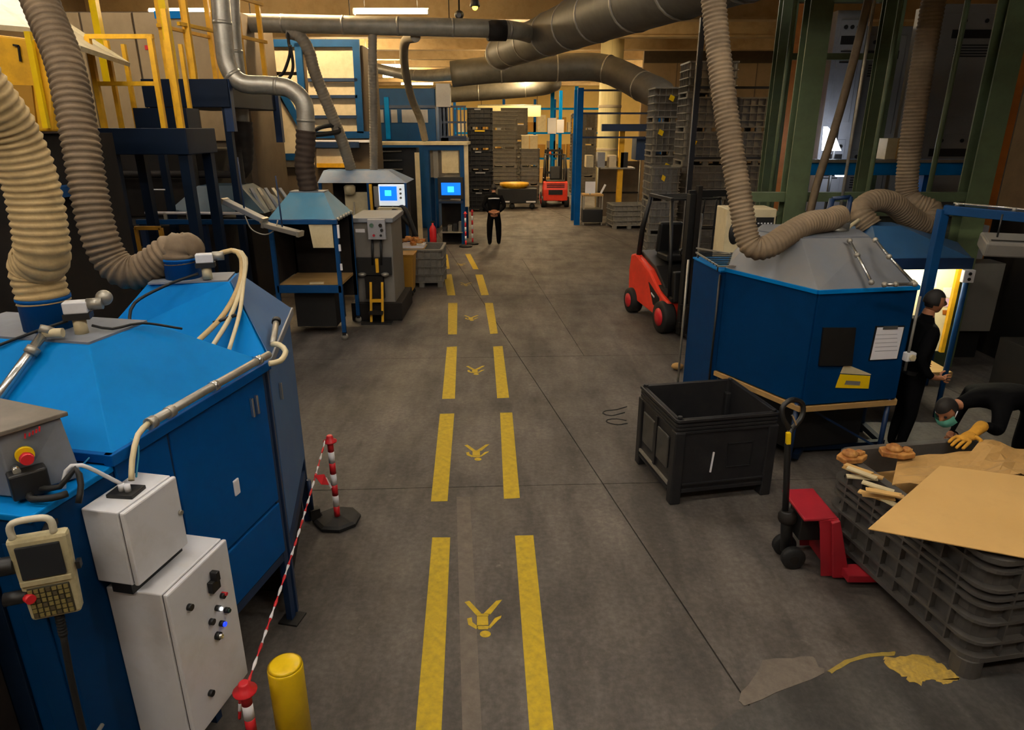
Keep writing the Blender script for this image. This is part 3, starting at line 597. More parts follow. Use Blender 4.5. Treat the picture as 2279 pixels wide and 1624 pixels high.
MB().cyl(onC(2017,790,.07), onC(2017,790,.095), .03, 14).build('flap', M_CREAM, so)
# tray of wire on the side cabinet
wt = thing('wire_basket', 'black wire basket on top of the deep blue booth side cabinet', 'basket', (2.36,7.3,1.84))
for k in range(8):
    y_ = 6.95 + .11*k; MB().bar((2.12-.0*k,y_,1.90),(2.58,y_-.02,1.90),.012,.012).build('bar', M_BLACK, wt)
for (p, q) in (((2.12,7.75,1.9),(2.14,6.93,1.9)), ((2.58,7.72,1.9),(2.58,6.9,1.9)), ((2.14,6.93,1.9),(2.58,6.9,1.9)), ((2.12,7.75,1.95),(2.3,7.1,2.0))): MB().bar(p, q, .016, .016).build('rim', M_STEEL, wt)
for p in ((2.14,6.95),(2.56,6.93),(2.14,7.73),(2.56,7.7)): MB().cyl((p[0],p[1],1.84),(p[0],p[1],1.9),.008,6).build('foot', M_BLACK, wt)
# cream junction cabinet behind
cd_ = thing('junction_cabinet', 'cream cabinet with black oval grille behind the deep blue booth', 'cabinet', (2.98,8.6,0))
MB().bx(2.68,3.3,8.55,9.0,1.2,2.3).build('casing', M_CREAM, cd_, .01)
MB().bx(2.75,3.2,8.6,8.95,0,1.2).build('pedestal', M_BLACK, cd_)
b = MB(); b.ball((2.8,8.55,2.0), .1, 12, (.75,.35,1.4)); b.build('oval_grille', M_BLACK, cd_)
MB().bx(3.05,3.27,8.535,8.55,2.08,2.2).build('label_plate', M_BLACK, cd_)
for k in range(5): MB().bx(3.07+.04*k,3.09+.04*k,8.53,8.535,2.12,2.135).build('label_mark', M_WHITE, cd_)
# hoses right
cC = Vector((3.33,7.0,2.26))
MB().lathe([(.125,2.26),(.125,2.34),(.13,2.35)], (3.33,7.0,0), 24).build('hose_collar', M_STEEL, C)
h = hose_mesh([Vector((3.33,7.0,2.3)), Vector((3.325,6.98,2.4)), V(1845,490,6.85), V(1800,497,6.7), V(1755,520,6.55), V(1715,546,6.45), V(1682,552,6.45), V(1662,525,6.5), V(1645,430,6.6), V(1622,290,6.75), V(1602,140,6.9), V(1588,0,7.0), V(1578,-140,7.0), V(1570,-420,7.0)], .108, .04, .07, 20, .006)
tag(h.build('flexible_duct_hose', M_HOSER), 'grey brown ribbed hose dropping beside the forklift and arching into the greyed hood', 'hose')
h = hose_mesh([V(1938,505,7.9), V(1915,470,8.0), V(1945,447,8.1), V(1985,452,8.2), V(2020,480,8.3), V(2060,500,8.4), V(2075,470,8.5), V(2035,452,8.6), V(2018,420,8.7), V(2030,300,8.7), V(2052,150,8.7), V(2078,0,8.7), V(2100,-140,8.7), V(2120,-360,8.7)], .125, .042, .06, 20, .008)
tag(h.build('flexible_duct_hose', M_HOSER), 'grey brown ribbed hose dropping in front of the green frame and slumping behind the booth', 'hose')
mp = thing('manifold', 'blue clamp and pipe fittings on top of the greyed booth hood', 'fitting', (3.35,7.1,2.262))
for (p, q, r_, m) in (((3.3,7.2,2.26),(3.36,7.25,2.55),.03,M_NAVY), ((3.36,7.25,2.55),(3.55,7.25,2.57),.022,M_NAVY), ((3.55,7.25,2.57),(3.52,7.2,2.26),.026,M_NAVY), ((3.25,7.15,2.26),(3.2,7.1,2.4),.012,M_CHROME), ((3.1,6.8,2.26),(3.1,6.8,2.33),.02,M_HOSE2), ((3.42,7.0,2.26),(3.6,7.1,2.35),.02,M_CREAM)):
    MB().cyl(p, q, r_, 10).build('pipe', m, mp)
MB().lathe([(.1,2.262),(.11,2.28),(.06,2.32)], (3.3,6.95,0), 18).build('valve_body', M_STEEL, mp)
# ------------------------------------------------------------------ booth D with the lit board, gate frame, cabinets
D_ = thing('work_booth', 'open work booth with small blue hood and brightly lit notice board inside', 'booth', (4.9,7.9,0))
b = MB(); hood_mesh(b, [(4.0,7.3),(5.05,7.35),(5.6,8.5),(4.0,8.5)], [(4.1,7.75),(4.42,7.75),(4.5,8.1),(4.1,8.1)], 1.9, 2.2); b.build('hood', mat('dusty mid blue sheet','#2b5680',.5,var=.12,scale=3,dirt='#3d566c',damt=.15), D_, .004)
MB().bar((4.0,7.3,1.85),(5.05,7.35,1.85),.03,.12).build('fascia', M_NAVY, D_)
for p in ((5.05,7.38),(5.55,8.45),(4.05,8.45)): MB().cyl((p[0],p[1],0),(p[0],p[1],1.9),.03,8).build('post', M_BLUE_M, D_)
MB().bx(4.1,5.5,8.2,8.23,.56,1.86).build('notice_board', mat('pale board','#e6dcb4',.7,var=.08,scale=12), D_)
MB().bx(4.05,5.15,7.4,8.45,.5,.56).build('worktop', M_WOOD, D_)
for k, (x0, y0, x1, y1, m) in enumerate(((2100,640,2126,662,M_PAPER), (2096,664,2122,682,mat('pink sheet','#d8b6d8',.7)), (2098,690,2116,700,M_ORANGE), (2060,620,2084,640,M_PAPER))):
    MB().plate([V(x0,y1,8.194), V(x1,y1,8.194), V(x1,y0,8.194), V(x0,y0,8.194)], .004).build('notice', m, D_)
MB().bar((5.47,8.16,.56),(5.47,8.16,1.7), .05, .05).build('yellow_edge', M_YEL, D_)
b = MB(); b.cyl((4.25,7.8,1.85),(5.25,7.8,1.85),.025,10); b.build('lamp_tube', lamp_mat('work lamp tube','#fff3d0',140.0), D_)
MB().box((5.0,7.3,1.72),(.12,.06,.14)).build('switch_box', M_WHITE, D_, .006)
for k in range(2): MB().cyl((5.0,7.26,1.69+.06*k),(5.0,7.27,1.69+.06*k),.018,10).build('switch', M_BLACK, D_)
G = thing('gantry_frame', 'blue steel gantry frame carrying a rail, at the right edge over the work booth', 'frame', (4.36,6.95,0))
g0 = V(2100,466,6.95); g1 = Vector((5.6,5.9,2.42))
MB().bar((g0.x,6.95,0),(g0.x,6.95,g0.z),.09,.09,up=(0,1,0)).build('post', M_BLUE_M, G, .006)
MB().bar(g0, g1, .09, .09).build('beam', M_BLUE_M, G, .006)
MB().bar((g1.x,g1.y,0),g1,.09,.09,up=(0,1,0)).build('post', M_BLUE_M, G, .006)
d_ = (g1-g0)
MB().cyl(g0 + d_*.04 + Vector((0,-.02,.07)), g0 + d_*.98 + Vector((0,-.02,.07)), .013, 8).build('rail', M_CHROME, G)
for k in (.06,.35,.6,.9): MB().cyl(g0+d_*k+Vector((0,-.02,.04)), g0+d_*k+Vector((0,-.02,.08)), .02, 8).build('rail_clamp', M_STEEL, G)
MB().box(g0+d_*.62+Vector((0,-.03,.075)),(.3,.1,.05),-.3).build('junction_plate', M_CREAM, G)
lb = thing('tube_lamp_box', 'grey ribbed lamp box hanging under the blue gantry beam', 'lamp', (4.75,6.2,2.1))
b = MB(); b.box((4.78,6.25,2.22),(.75,.28,.14),-.33,.25); b.build('casing', M_GREY, lb, .02)
for k in range(4): MB().box((4.78+.0*k,6.14+.0*k,2.17+.035*k),(.74,.012,.008),-.33).build('rib', M_DARK, lb)
for s in (-.25,.25): MB().cyl((4.78+s,6.25-s*.33,2.25),(4.78+s,6.25-s*.33,2.5),.008,6).build('hanger', M_BLACK, lb)
gc = thing('electric_cabinet', 'pair of grey wall cabinets one above the other behind the gantry post', 'cabinet', (6.5,9.6,0))
MB().bx(6.1,6.66,9.5,9.8,1.5,1.97).build('upper_box', M_CAB, gc, .01)
MB().bx(6.34,6.37,9.485,9.5,1.5,1.97).build('door_gap', M_BLACK, gc)
MB().bx(6.48,6.98,9.45,9.8,.45,1.45).build('lower_box', M_GREY, gc, .01)
MB().bx(6.2,6.95,9.6,9.8,0,.45).build('stand', M_BLACK, gc)
dk = thing('dark_press', 'dark press body filling the right edge behind the gantry', 'machine', (8.2,9.2,0))
MB().bx(7.2,9.6,8.4,10.4,0,2.1).build('body', M_BLACK, dk, .02)
MB().bx(6.2,7.0,7.2,8.2,0,.75).build('bench', M_DARK, dk, .01)
MB().bx(7.2,9.4,8.36,8.4,1.2,1.7).build('panel', M_DARK, dk)
MB().bar((6.05,6.6,0),(6.0,6.6,1.25),.05,.05).build('front_post', M_NAVY, dk)
MB().bar((6.02,6.57,.02),(5.97,6.57,1.25),.01,.01).build('edge_strip', M_STEEL, dk)
# ------------------------------------------------------------------ green frame and what stands in it
F = thing('green_frame', 'tall olive green steel frame of columns and beams behind the right booths', 'frame', (4.9,10.5,0))
def col_(x, y, wd, z0=0, z1=6.9, m=M_GREEN, nm='column'):   # I-section column
    b = MB(); b.bx(x-wd/2,x+wd/2,y-wd*.4,y-wd*.32,z0,z1); b.bx(x-wd/2,x+wd/2,y+wd*.32,y+wd*.4,z0,z1); b.bx(x-wd*.06,x+wd*.06,y-wd*.32,y+wd*.32,z0,z1); return b.build(nm, m, F)
col_(3.78,9.3,.28); col_(6.2,9.3,.3); col_(4.62,12.6,.26,m=M_GREEN); col_(4.95,9.9,.14); col_(6.4,12.6,.26)
for (p, q, wd) in (((3.0,9.3,2.38),(6.3,9.3,2.38),.12), ((3.0,9.4,2.15),(6.3,9.4,2.15),.06), ((4.62,12.6,4.4),(6.4,12.6,4.4),.1), ((3.78,9.3,4.95),(6.2,9.3,4.95),.2), ((4.62,12.6,5.3),(6.4,12.6,5.3),.16)):
    MB().bar(p, q, wd, wd).build('beam', M_GREEN, F)
for (x, y, r_) in ((4.05,10.9,.035), (4.7,9.2,.03), (4.35,9.15,.02), (5.75,9.6,.035)): MB().cyl((x,y,0),(x+.05,y,6.6),r_,8).build('stanchion_pipe', M_STEEL if r_<.03 else M_GREEN, F)
MB().bx(3.0,6.3,9.45,9.5,.0,2.1).build('lower_panel', mat('dark olive panel','#2c2f26',.7), F)
for k in range(3): MB().bx(3.1+1.1*k,4.0+1.1*k,9.42,9.45,.2,1.9).build('panel_sheet', mat('dark olive sheet','#363a2e',.7), F)
cable_b = wire('cable_bundle', [(4.3,9.0,6.4),(4.26,9.0,5.0),(4.12,9.0,3.6),(3.95,9.0,2.6),(3.9,9.0,2.1)], .05, M_HOSE2)
tag(cable_b, 'brown cable bundle hanging in front of the green frame', 'cable')
bb = thing('conveyor_beam', 'bright blue horizontal conveyor beam across the green frame', 'conveyor', (5.6,11.2,0))
MB().bx(4.4,7.6,11.0,11.35,2.55,2.78).build('beam', M_BLUE, bb, .01)
MB().bx(4.4,7.6,10.96,11.0,2.74,2.79).build('edge_strip', M_STEEL, bb)
for x in (4.6,6.55,7.3): MB().bx(x,x+.14,11.1,11.24,0,2.55).build('leg', M_BLUE_D, bb)
bxo = thing('carton', 'small cream carton on the blue conveyor beam', 'box', (6.0,11.15,2.79))
MB().bx(5.82,6.16,11.0,11.3,2.79,3.1).build('body', M_CREAM, bxo, .004); MB().bx(5.98,6.0,10.998,11.0,2.79,3.1).build('tape', M_CARD, bxo)
def tall_cabinet(x0, x1, y, z1, label, m):
    t = thing('control_cabinet', label, 'cabinet', ((x0+x1)/2, y+.3, 0), group='control cabinets behind the green frame')
    MB().bx(x0,x1,y,y+.6,0,z1).build('body', m, t, .01); wd = x1-x0
    for zz in (z1-.35, z1-2.35):
        MB().bx(x0+.08,x1-.08,y-.012,y,zz-1.5,zz+.2).build('door', m, t, .006)
        for k in range(3): MB().cyl((x0+wd*(.3+.2*k),y-.03,zz+.08),(x0+wd*(.3+.2*k),y-.012,zz+.08),.035,10).build('lamp', M_BLACK, t)
        MB().bx(x0+wd*.2,x1-wd*.2,y-.02,y-.012,zz-.2,zz-.06).build('window', M_BLACK, t)
        for k in range(5): MB().bx(x0+wd*.25,x1-wd*.25,y-.02,y-.012,zz-.32-.045*k,zz-.30-.045*k).build('vent_slot', M_BLACK, t)
    return t
tall_cabinet(5.72,6.28,13.2,5.2,'light grey control cabinet with vents seen through the green frame', M_CAB)
tall_cabinet(6.35,7.3,13.6,5.0,'darker grey control cabinet right of the light one behind the green frame', M_GREY)
tall_cabinet(7.4,9.3,13.2,5.3,'wide grey control cabinet nearest the orange column', M_GREY)
oc = thing('orange_column', 'orange steel column beside the dark blue one at the right edge', 'column', (7.0,10.2,0))
MB().bx(6.85,7.1,10.1,10.35,0,6.9).build('shaft', M_ORANGE, oc, .01); MB().bx(6.8,7.15,10.05,10.4,0,.03).build('base_plate', M_ORANGE, oc)
oc = thing('navy_column', 'dark navy steel column between the green and orange columns', 'column', (6.6,10.0,0))
MB().bx(6.55,6.75,9.9,10.1,0,6.9).build('shaft', M_NAVY, oc, .01); MB().bx(6.5,6.8,9.85,10.15,0,.03).build('base_plate', M_NAVY, oc)
oc = thing('orange_column', 'orange steel column in shadow behind the green frame, left of the light cabinet', 'column', (5.35,14.0,0))
MB().bx(5.1,5.5,14.0,14.3,0,6.9).build('shaft', M_ORANGE, oc, .01); MB().bx(5.0,5.6,13.9,14.4,0,.03).build('base_plate', M_ORANGE, oc)

wl = thing('work_lamp', 'glaring white work lamp between the light grey cabinet and the green column', 'lamp', V(1850,330,12.6))
M_GLARE = lamp_mat('cold white lamp', '#e6f0ff', 20.0)
MB().plate([V(1832,335,12.6),V(1872,335,12.6),V(1858,300,12.6),V(1842,282,12.6),V(1836,282,12.6)], .06).build('panel', M_GLARE, wl)
MB().plate([V(1862,393,12.5),V(1882,393,12.5),V(1884,372,12.5),V(1858,372,12.5)], .06).build('panel', M_GLARE, wl)
q = V(1855,345,12.7); MB().cyl((q.x,12.7,0),(q.x,12.7,3.3),.03,8).build('stand', M_BLACK, wl)
# ------------------------------------------------------------------ bins
def rrect(x0, x1, y0, y1, r, n=5):
    o = []
    for cx, cy, a0 in ((x1-r,y1-r,0),(x0+r,y1-r,90),(x0+r,y0+r,180),(x1-r,y0+r,270)):
        for k in range(n+1):
            a = math.radians(a0 + 90*k/n); o.append((cx+r*math.cos(a), cy+r*math.sin(a)))
    return o
def ring(b, po, pi_, z0, z1):
    n = len(po); vs = [(x,y,z0) for x,y in po]+[(x,y,z0) for x,y in pi_]+[(x,y,z1) for x,y in po]+[(x,y,z1) for x,y in pi_]; fs = []
    for i in range(n):
        j = (i+1) % n
        fs += [(i,j,2*n+j,2*n+i), (n+j,n+i,3*n+i,3*n+j), (2*n+i,2*n+j,3*n+j,3*n+i), (j,i,n+i,n+j)]
    b._add(vs, fs); return b
def make_bin(name, label, L, Wd, H, m, rad=.1, zr=(.0,.3,.5,.62,.7,.9,1.0), nvx=5, nvy=6, foot=.12, group=None, lid=False, fs=.075):
    t = thing(name, label, 'bin', (0,0,0), 0, group, local=True)
    b = MB(); ring(b, rrect(.045,L-.045,.045,Wd-.045,rad), rrect(.065,L-.065,.065,Wd-.065,rad*.8), foot, H); b.prism(rrect(.04,L-.04,.04,Wd-.04,rad), foot, foot+.03); b.build('shell', m, t)
    for k, f in enumerate(zr):
        z = foot + (H-foot)*f; h = .022 if 0 < k < len(zr)-1 else .035
        b = MB(); ring(b, rrect(0,L,0,Wd,rad), rrect(.047,L-.047,.047,Wd-.047,rad*.8), max(foot, z-h), z if k else foot+.035); b.build('rim' if k == len(zr)-1 else 'rib', m, t)
    b = MB()
    for k in range(1, nvx+1):
        x = rad + (L-2*rad)*(k-.5)/nvx
        for y in (.025, Wd-.025): b.bx(x-.007,x+.007,y-.022,y+.022,foot+.03,H-.03)
    for k in range(1, nvy+1):
        y = rad + (Wd-2*rad)*(k-.5)/nvy
        for x in (.025, L-.025): b.bx(x-.022,x+.022,y-.007,y+.007,foot+.03,H-.03)
    b.build('wall_fins', m, t)
    for x in (.09, L/2, L-.09):
        for y in (.09, Wd-.09): b = MB(); b.prism(rrect(x-fs,x+fs,y-fs,y+fs,fs*.45 if fs < .08 else fs*.9,4), 0, foot); b.build('foot', m, t)
    if lid: MB().prism(rrect(.05,L-.05,.05,Wd-.05,rad), H-.06, H-.03).build('fill', M_DARK, t)
    return t
# big ribbed grey bin, right foreground
RB = make_bin('pallet_bin', 'large ribbed grey plastic bin heaped with cardboard in the right foreground', 1.3, 1.52, .87, M_BIN, .13, (.0,.2,.4,.56,.64,.72,.9,1.0), 6, 8, .13, fs=.086)
RB.location = (2.80,3.30,0); RB.rotation_euler = (0,0,math.radians(10))
rbM = Matrix.Translation((2.80,3.30,0)) @ Matrix.Rotation(math.radians(10),4,'Z')
MB().prism(rrect(.07,1.23,.07,1.45,.1), .6, .66).build('cardboard_fill', M_CARD2, RB)
cs = thing('cardboard_sheet', 'flat pale cardboard sheet lying across the corner of the grey bin', 'cardboard', W(2150,1150,.9))
b = MB(); b.plate([W(1932,1176,.93), W(2310,1246,.905), W(2460,1120,.93), W(2285,1060,.955), W(2130,1040,.965), W(2092,1036,.965)], .006); b.build('sheet', M_CARD, cs)
b = MB(); b.plate([W(1955,1168,.92), W(2310,1240,.897), W(2440,1120,.915), W(2150,1060,.93)], .006); b.build('under_sheet', M_CARD2, cs)
def crumple(name, label, quad, z, amp, n=9, seed=1, m=None):
    rnd = random.Random(seed); P = [W(x,y_,z) for x,y_ in quad]; vs = []; fs = []
    for i in range(n+1):
        for j in range(n+1):
            u, v_ = i/n, j/n; p = (P[0]*(1-u)+P[1]*u)*(1-v_) + (P[3]*(1-u)+P[2]*u)*v_
            vs.append(p + Vector((0,0,rnd.uniform(-amp,amp) + amp*1.5*math.sin(u*5+seed)*math.cos(v_*4))))
    for i in range(n):
        for j in range(n): a = i*(n+1)+j; fs.append((a,a+1,a+n+2,a+n+1))
    k = len(vs); b = MB(); b._add(vs + [v_-Vector((0,0,.006)) for v_ in vs], fs + [tuple(reversed([x+k for x in f])) for f in fs])
    o = b.build(name, m or M_CARD2); tag(o, label, 'cardboard'); return o
crumple('crumpled_cardboard', 'creased cardboard sheet filling the far side of the grey bin', [(1985,1080),(2310,1085),(2300,1000),(2000,1010)], .875, .012, 9, 1)
crumple('crumpled_cardboard', 'torn cardboard flap rising at the right rear of the grey bin', [(2120,1035),(2320,1080),(2330,1000),(2190,985)], .91, .022, 8, 4)
def slab_stack(label, px, py, z, n, seed):
    rnd = random.Random(seed); c = W(px,py,z); t = thing('packing_pieces', label, 'packing', c)
    for k in range(n):
        q = c + Vector((rnd.uniform(-.05,.05), rnd.uniform(-.07,.07), .012*k)); MB().box(q, (.05,.2,.01), .9+rnd.uniform(-.35,.35), rnd.uniform(-.1,.1)).build('strip', (M_CARD, M_CREAM, M_CARD2)[k%3], t)
slab_stack('loose cardboard strips slipping over the rim of the grey bin', 1955, 1105, .87, 7, 3)
slab_stack('pale paper strips beside the castings in the grey bin', 1925, 1060, .88, 5, 8)
def casting(label, px, py, z, rz, sc):
    c = W(px,py,z); t = thing('metal_casting', label, 'casting', c, rz, 'rusty castings in the grey bin', local=True); rnd = random.Random(px)
    b = MB(); b.prism([(-.1*sc,-.05*sc),(.02*sc,-.07*sc),(.1*sc,-.03*sc),(.09*sc,.05*sc),(-.03*sc,.065*sc),(-.1*sc,.03*sc)], 0, .035*sc); b.build('base', M_RUST, t, .008)
    b = MB(); b.lathe([(.045*sc,.03*sc),(.05*sc,.055*sc),(.03*sc,.06*sc),(.028*sc,.07*sc)], (-.02*sc,0,0), 14); b.build('boss', M_RUST, t)
    MB().cyl((.05*sc,-.01,.03*sc),(.05*sc,-.01,.06*sc),.022*sc,10).build('lug', M_RUST, t)
    MB().bar((-.06*sc,.02,.045*sc),(.08*sc,-.02,.045*sc),.02*sc,.02*sc).build('web', M_RUST, t)
casting('rusty casting at the rear left corner of the grey bin', 1895, 1022, .875, .3, 1.15)
casting('rusty casting lying on the cardboard right of the corner one', 1995, 1012, .89, -.2, 1.2)
# charcoal bin
DB = thing('pallet_bin', 'charcoal plastic pallet bin standing open and empty in the aisle', 'bin', (1.44,5.38,0), math.radians(11), local=True)
L_, Wd, H_ = 1.0, .9, .84
b = MB(); ring(b, rrect(.02,L_-.02,.02,Wd-.02,.03,2), rrect(.05,L_-.05,.05,Wd-.05,.03,2), .13, H_); b.bx(.03,L_-.03,.03,Wd-.03,.13,.17); b.build('shell', M_BIN_D, DB)
for k, z in enumerate((.835,.79,.755,.72)):
    e = .0 if k == 0 else .008
    b = MB(); ring(b, rrect(e,L_-e,e,Wd-e,.03,2), rrect(.03,L_-.03,.03,Wd-.03,.03,2), z-.02, z+.005); b.build('rim' if k == 0 else 'rib', M_BIN_D, DB, .003)
for x in (0, L_-.1):
    for y in (0, Wd-.1): MB().bx(x,x+.1,y,y+.1,0,.72).build('corner_post', M_BIN_D, DB, .012)
for (x,y) in ((.05,.05),(L_-.05,.05),(.05,Wd-.05),(L_-.05,Wd-.05)): MB().cyl((x,y,.84),(x,y,.862),.022,10).build('stacking_stud', M_BIN_D, DB, .004)
MB().bx(.1,L_-.1,0,.02,.12,.15).build('skid_lip', M_BIN_D, DB); MB().bx(.1,L_-.1,0,.02,.19,.205).build('skid_lip', M_BIN_D, DB)
b = MB()
for (x0,x1,z0,z1) in ((.52,.525,.33,.57),(.76,.765,.33,.57),(.52,.765,.565,.57),(.52,.765,.33,.335)): b.bx(x0,x1,.012,.02,z0,z1)
b.build('molded_frame', M_BIN_D, DB)
MB().bar((.385,.008,.5),(.37,.008,.3),.014,.01,up=(0,1,0)).build('white_scratch', M_PAPER, DB)
for (y0, y1) in ((.15,.4),(.48,.75)):
    MB().bx(-.0,.02,y0,y1,.3,.62).build('side_recess_panel', mat('worn charcoal','#3a3936',.6,dirt='#55504a',damt=.2), DB, .01)
MB().bx(0,.02,.42,.46,.2,.7).build('side_rib', M_BIN_D, DB)
MB().bx(0,.02,.1,Wd-.1,.16,.19).build('side_lip', M_STEEL, DB); MB().bx(0,.018,.1,Wd-.1,.11,.13).build('side_lip', M_BIN_D, DB)
st = wire('strap', [W(1395,905), W(1370,912), W(1348,914), W(1342,920), W(1360,925), W(1390,918)], .009, M_RUBBER)
tag(st, 'black strap loop on the floor left of the charcoal bin', 'strap')
st = wire('strap', [W(1396,942), W(1375,945), W(1352,940), W(1352,934), W(1372,932), W(1394,936)], .009, M_RUBBER)
tag(st, 'second black strap loop on the floor, nearer the viewer', 'strap')
lt = thing('floor_litter', 'crumpled yellow rag on the floor by the deep blue booth leg', 'rag', W(1505,822))  # piece of floor litter, shaped as a flattened ball
b = MB(); b.ball(W(1507,822)+Vector((0,0,.05)), .09, 6, (1,.8,.55)); b.build('rag', M_CARD2, lt)
# ------------------------------------------------------------------ pallet jack
PJ = thing('pallet_jack', 'hand pallet jack with red chassis and black handle beside the charcoal bin', 'pallet jack', (2.25,4.6,0))
def poly_at(pts, Y, t, nm, m, bv=.004): return MB().plate([V(x,y_,Y) for x,y_ in pts], t).build(nm, m, PJ, bv)
for yy in (4.46, 4.64):
    MB().lathe([(.03,-.03),(.085,-.03),(.092,-.02),(.092,.02),(.085,.03),(.03,.03)], (2.19,yy,.092), 22, 'Y').build('steer_wheel', M_RUBBER, PJ)
    MB().cyl((2.19,yy-.036,.092),(2.19,yy+.036,.092),.035,14).build('wheel_hub', M_DARK, PJ)
MB().cyl((2.19,4.42,.092),(2.19,4.7,.092),.015,8).build('axle', M_DARK, PJ)
MB().cyl((2.17,4.55,.1),(2.13,4.55,.46),.045,14).build('pump_column', M_BLACK, PJ)
MB().lathe([(.06,.36),(.07,.38),(.07,.42),(.04,.46)], (2.14,4.55,0), 14).build('pump_head', M_DARK, PJ)
b = MB(); b.tube([(2.12,4.55,.42),(2.1,4.57,.7),(2.08,4.6,1.0),(2.1,4.63,1.12)], .024, 10); b.build('handle_bar', M_BLACK, PJ)
b = MB(); b.tube(crom([(2.1,4.63,1.1),(2.03,4.62,1.2),(2.02,4.64,1.29),(2.1,4.68,1.33),(2.2,4.72,1.28),(2.2,4.7,1.18),(2.1,4.63,1.1)],.02), .02, 8); b.build('handle_loop', M_BLACK, PJ)
MB().bar((2.08,4.6,1.24),(2.13,4.62,1.15),.012).build('release_lever', M_CHROME, PJ)
MB().bar((2.06,4.55,1.03),(2.05,4.55,1.12),.03,.03).build('yellow_tag', M_YELB, PJ)
b = MB(); b.prism([(2.16,4.32),(2.42,4.34),(2.42,4.78),(2.16,4.76)], .5, .525); b.build('top_plate', M_REDD, PJ, .01)
for yy in (4.34, 4.74):
    b = MB(); b.hexa([(2.36,yy-.012,.02),(2.57,yy-.012,.02),(2.57,yy+.012,.02),(2.42,yy+.012,.02),(2.28,yy-.012,.5),(2.42,yy-.012,.52),(2.42,yy+.012,.52),(2.28,yy+.012,.5)]); b.build('side_gusset', M_REDD, PJ)
b = MB(); b.hexa([(2.44,4.3,.02),(2.57,4.3,.02),(2.57,4.78,.02),(2.44,4.78,.02),(2.36,4.3,.5),(2.42,4.3,.52),(2.42,4.78,.52),(2.36,4.78,.5)]); b.build('front_plate', M_REDD, PJ, .006)
for yy in (4.2, 4.5): MB().bx(2.5,3.7,yy,yy+.15,.055,.115).build('fork', M_REDD, PJ, .006)
MB().bx(2.2,2.44,4.44,4.66,.26,.46).build('pump_block', M_BLACK, PJ, .01)
# ------------------------------------------------------------------ left middle: work bench booth
E_ = thing('work_bench_booth', 'dark blue wheeled work booth with light blue hood and wooden shelf', 'booth', (-3.2,11,0))
b = MB(); hood_mesh(b, [(-3.78,10.5),(-2.7,10.5),(-2.68,11.6),(-3.78,11.6)], [(-3.55,11.05),(-3.0,11.05),(-3.0,11.35),(-3.55,11.35)], 1.9, 2.28); b.build('hood', mat('pale blue sheet','#4f88a8',.45,var=.1,scale=3,dirt='#6f7f86',damt=.1), E_, .004)
MB().bx(-3.55,-3.0,11.05,11.35,2.28,2.3).build('hood_top_plate', M_GREYB, E_)
MB().bx(-5.75,-2.68,10.44,10.52,1.86,1.93).build('front_beam', M_BLUE_M, E_, .004)
for k in range(6): MB().ball((-2.68+.0*k,10.55+.18*k,1.93), .03, 6).build('cable_bracket', M_STEEL, E_)
for (x, y) in ((-2.72,10.5),(-3.72,10.5),(-2.72,11.55),(-3.72,11.55)):
    MB().bx(x-.03,x+.03,y-.03,y+.03,.12,1.88).build('leg', M_BLUE_M, E_)
    MB().lathe([(.02,-.02),(.055,-.018),(.055,.018),(.02,.02)], (x,y,.055), 14, 'Y').build('caster', M_STEEL, E_)
    MB().bx(x-.03,x+.03,y-.03,y+.03,.08,.13).build('caster_fork', M_BLACK, E_)
MB().bx(-3.72,-2.7,10.47,10.53,.78,.9).build('shelf_beam', M_BLUE_M, E_, .004)
MB().bx(-3.7,-2.74,10.53,11.5,.86,.9).build('wooden_shelf', M_WOOD, E_)
MB().box((-3.12,10.6,.915),(.22,.06,.025),.1).build('shelf_part', M_CREAM, E_)
MB().bx(-3.74,-2.7,11.52,11.58,.5,1.88).build('back_panel', M_DARK, E_)
MB().bx(-3.78,-3.72,10.55,11.55,.9,1.88).build('side_panel', M_DARK, E_)
MB().bx(-3.55,-2.9,10.75,11.4,.15,.7).build('lower_machine', M_BLACK, E_)
MB().plate([(-3.08,10.46,1.5),(-2.76,10.46,1.5),(-2.76,10.46,1.86),(-3.12,10.46,1.86)], .008).build('hanging_sheet', M_CREAM, E_)
for k, z in enumerate((1.75,1.5,1.2)): MB().box((-2.67,10.46,z),(.03,.03,.1 if k else .2)).build('clip', M_PAPER, E_)
# left long opening under the beam
for x in (-5.7,-4.75): MB().bx(x-.04,x+.04,10.5,10.58,0,1.88).build('beam_post', M_NAVY, E_)
t = thing('rail_tube', 'white rail tube clipped above the long dark blue beam', 'rail', (-4.7,10.48,1.93))
MB().cyl((-5.6,10.48,2.03),(-4.1,10.48,2.02),.022,10).build('tube', M_PAPER, t)
for x in (-5.3,-4.95,-4.55): MB().bx(x-.02,x+.02,10.46,10.5,1.93,2.04).build('clamp', M_STEEL, t)
def batten(label, p, q, m):
    p, q = Vector(p), Vector(q); t = thing('hanging_lamp', label, 'lamp', (p+q)/2, 0, 'unlit lamp housings over the work booth')
    MB().bar(p, q, .16, .07).build('housing', m, t, .01); d = (q-p).normalized()
    for s in (p, q): MB().bar(s-d*.02, s+d*.02, .17, .08).build('end_cap', M_STEEL, t)
    MB().cyl((p+q)/2+Vector((0,0,.03)), (p+q)/2+Vector((-.1,.25,.75)), .012, 6).build('arm', M_NAVY, t)
batten('dusty grey lamp housing tilted above the dark blue beam', V(500,447,10.3), V(588,490,10.2), M_GREYB)
batten('dark lamp housing tilted below the dark blue beam', V(590,500,10.2), V(668,520,10.1), M_GREY)
wb = wire('lamp_cable', [V(545,480,10.15), V(560,510,10.15), V(590,522,10.15), V(612,510,10.15), V(618,490,10.15)], .01, M_STEEL)
tag(wb, 'grey lamp cable sagging below the dark blue beam', 'cable')
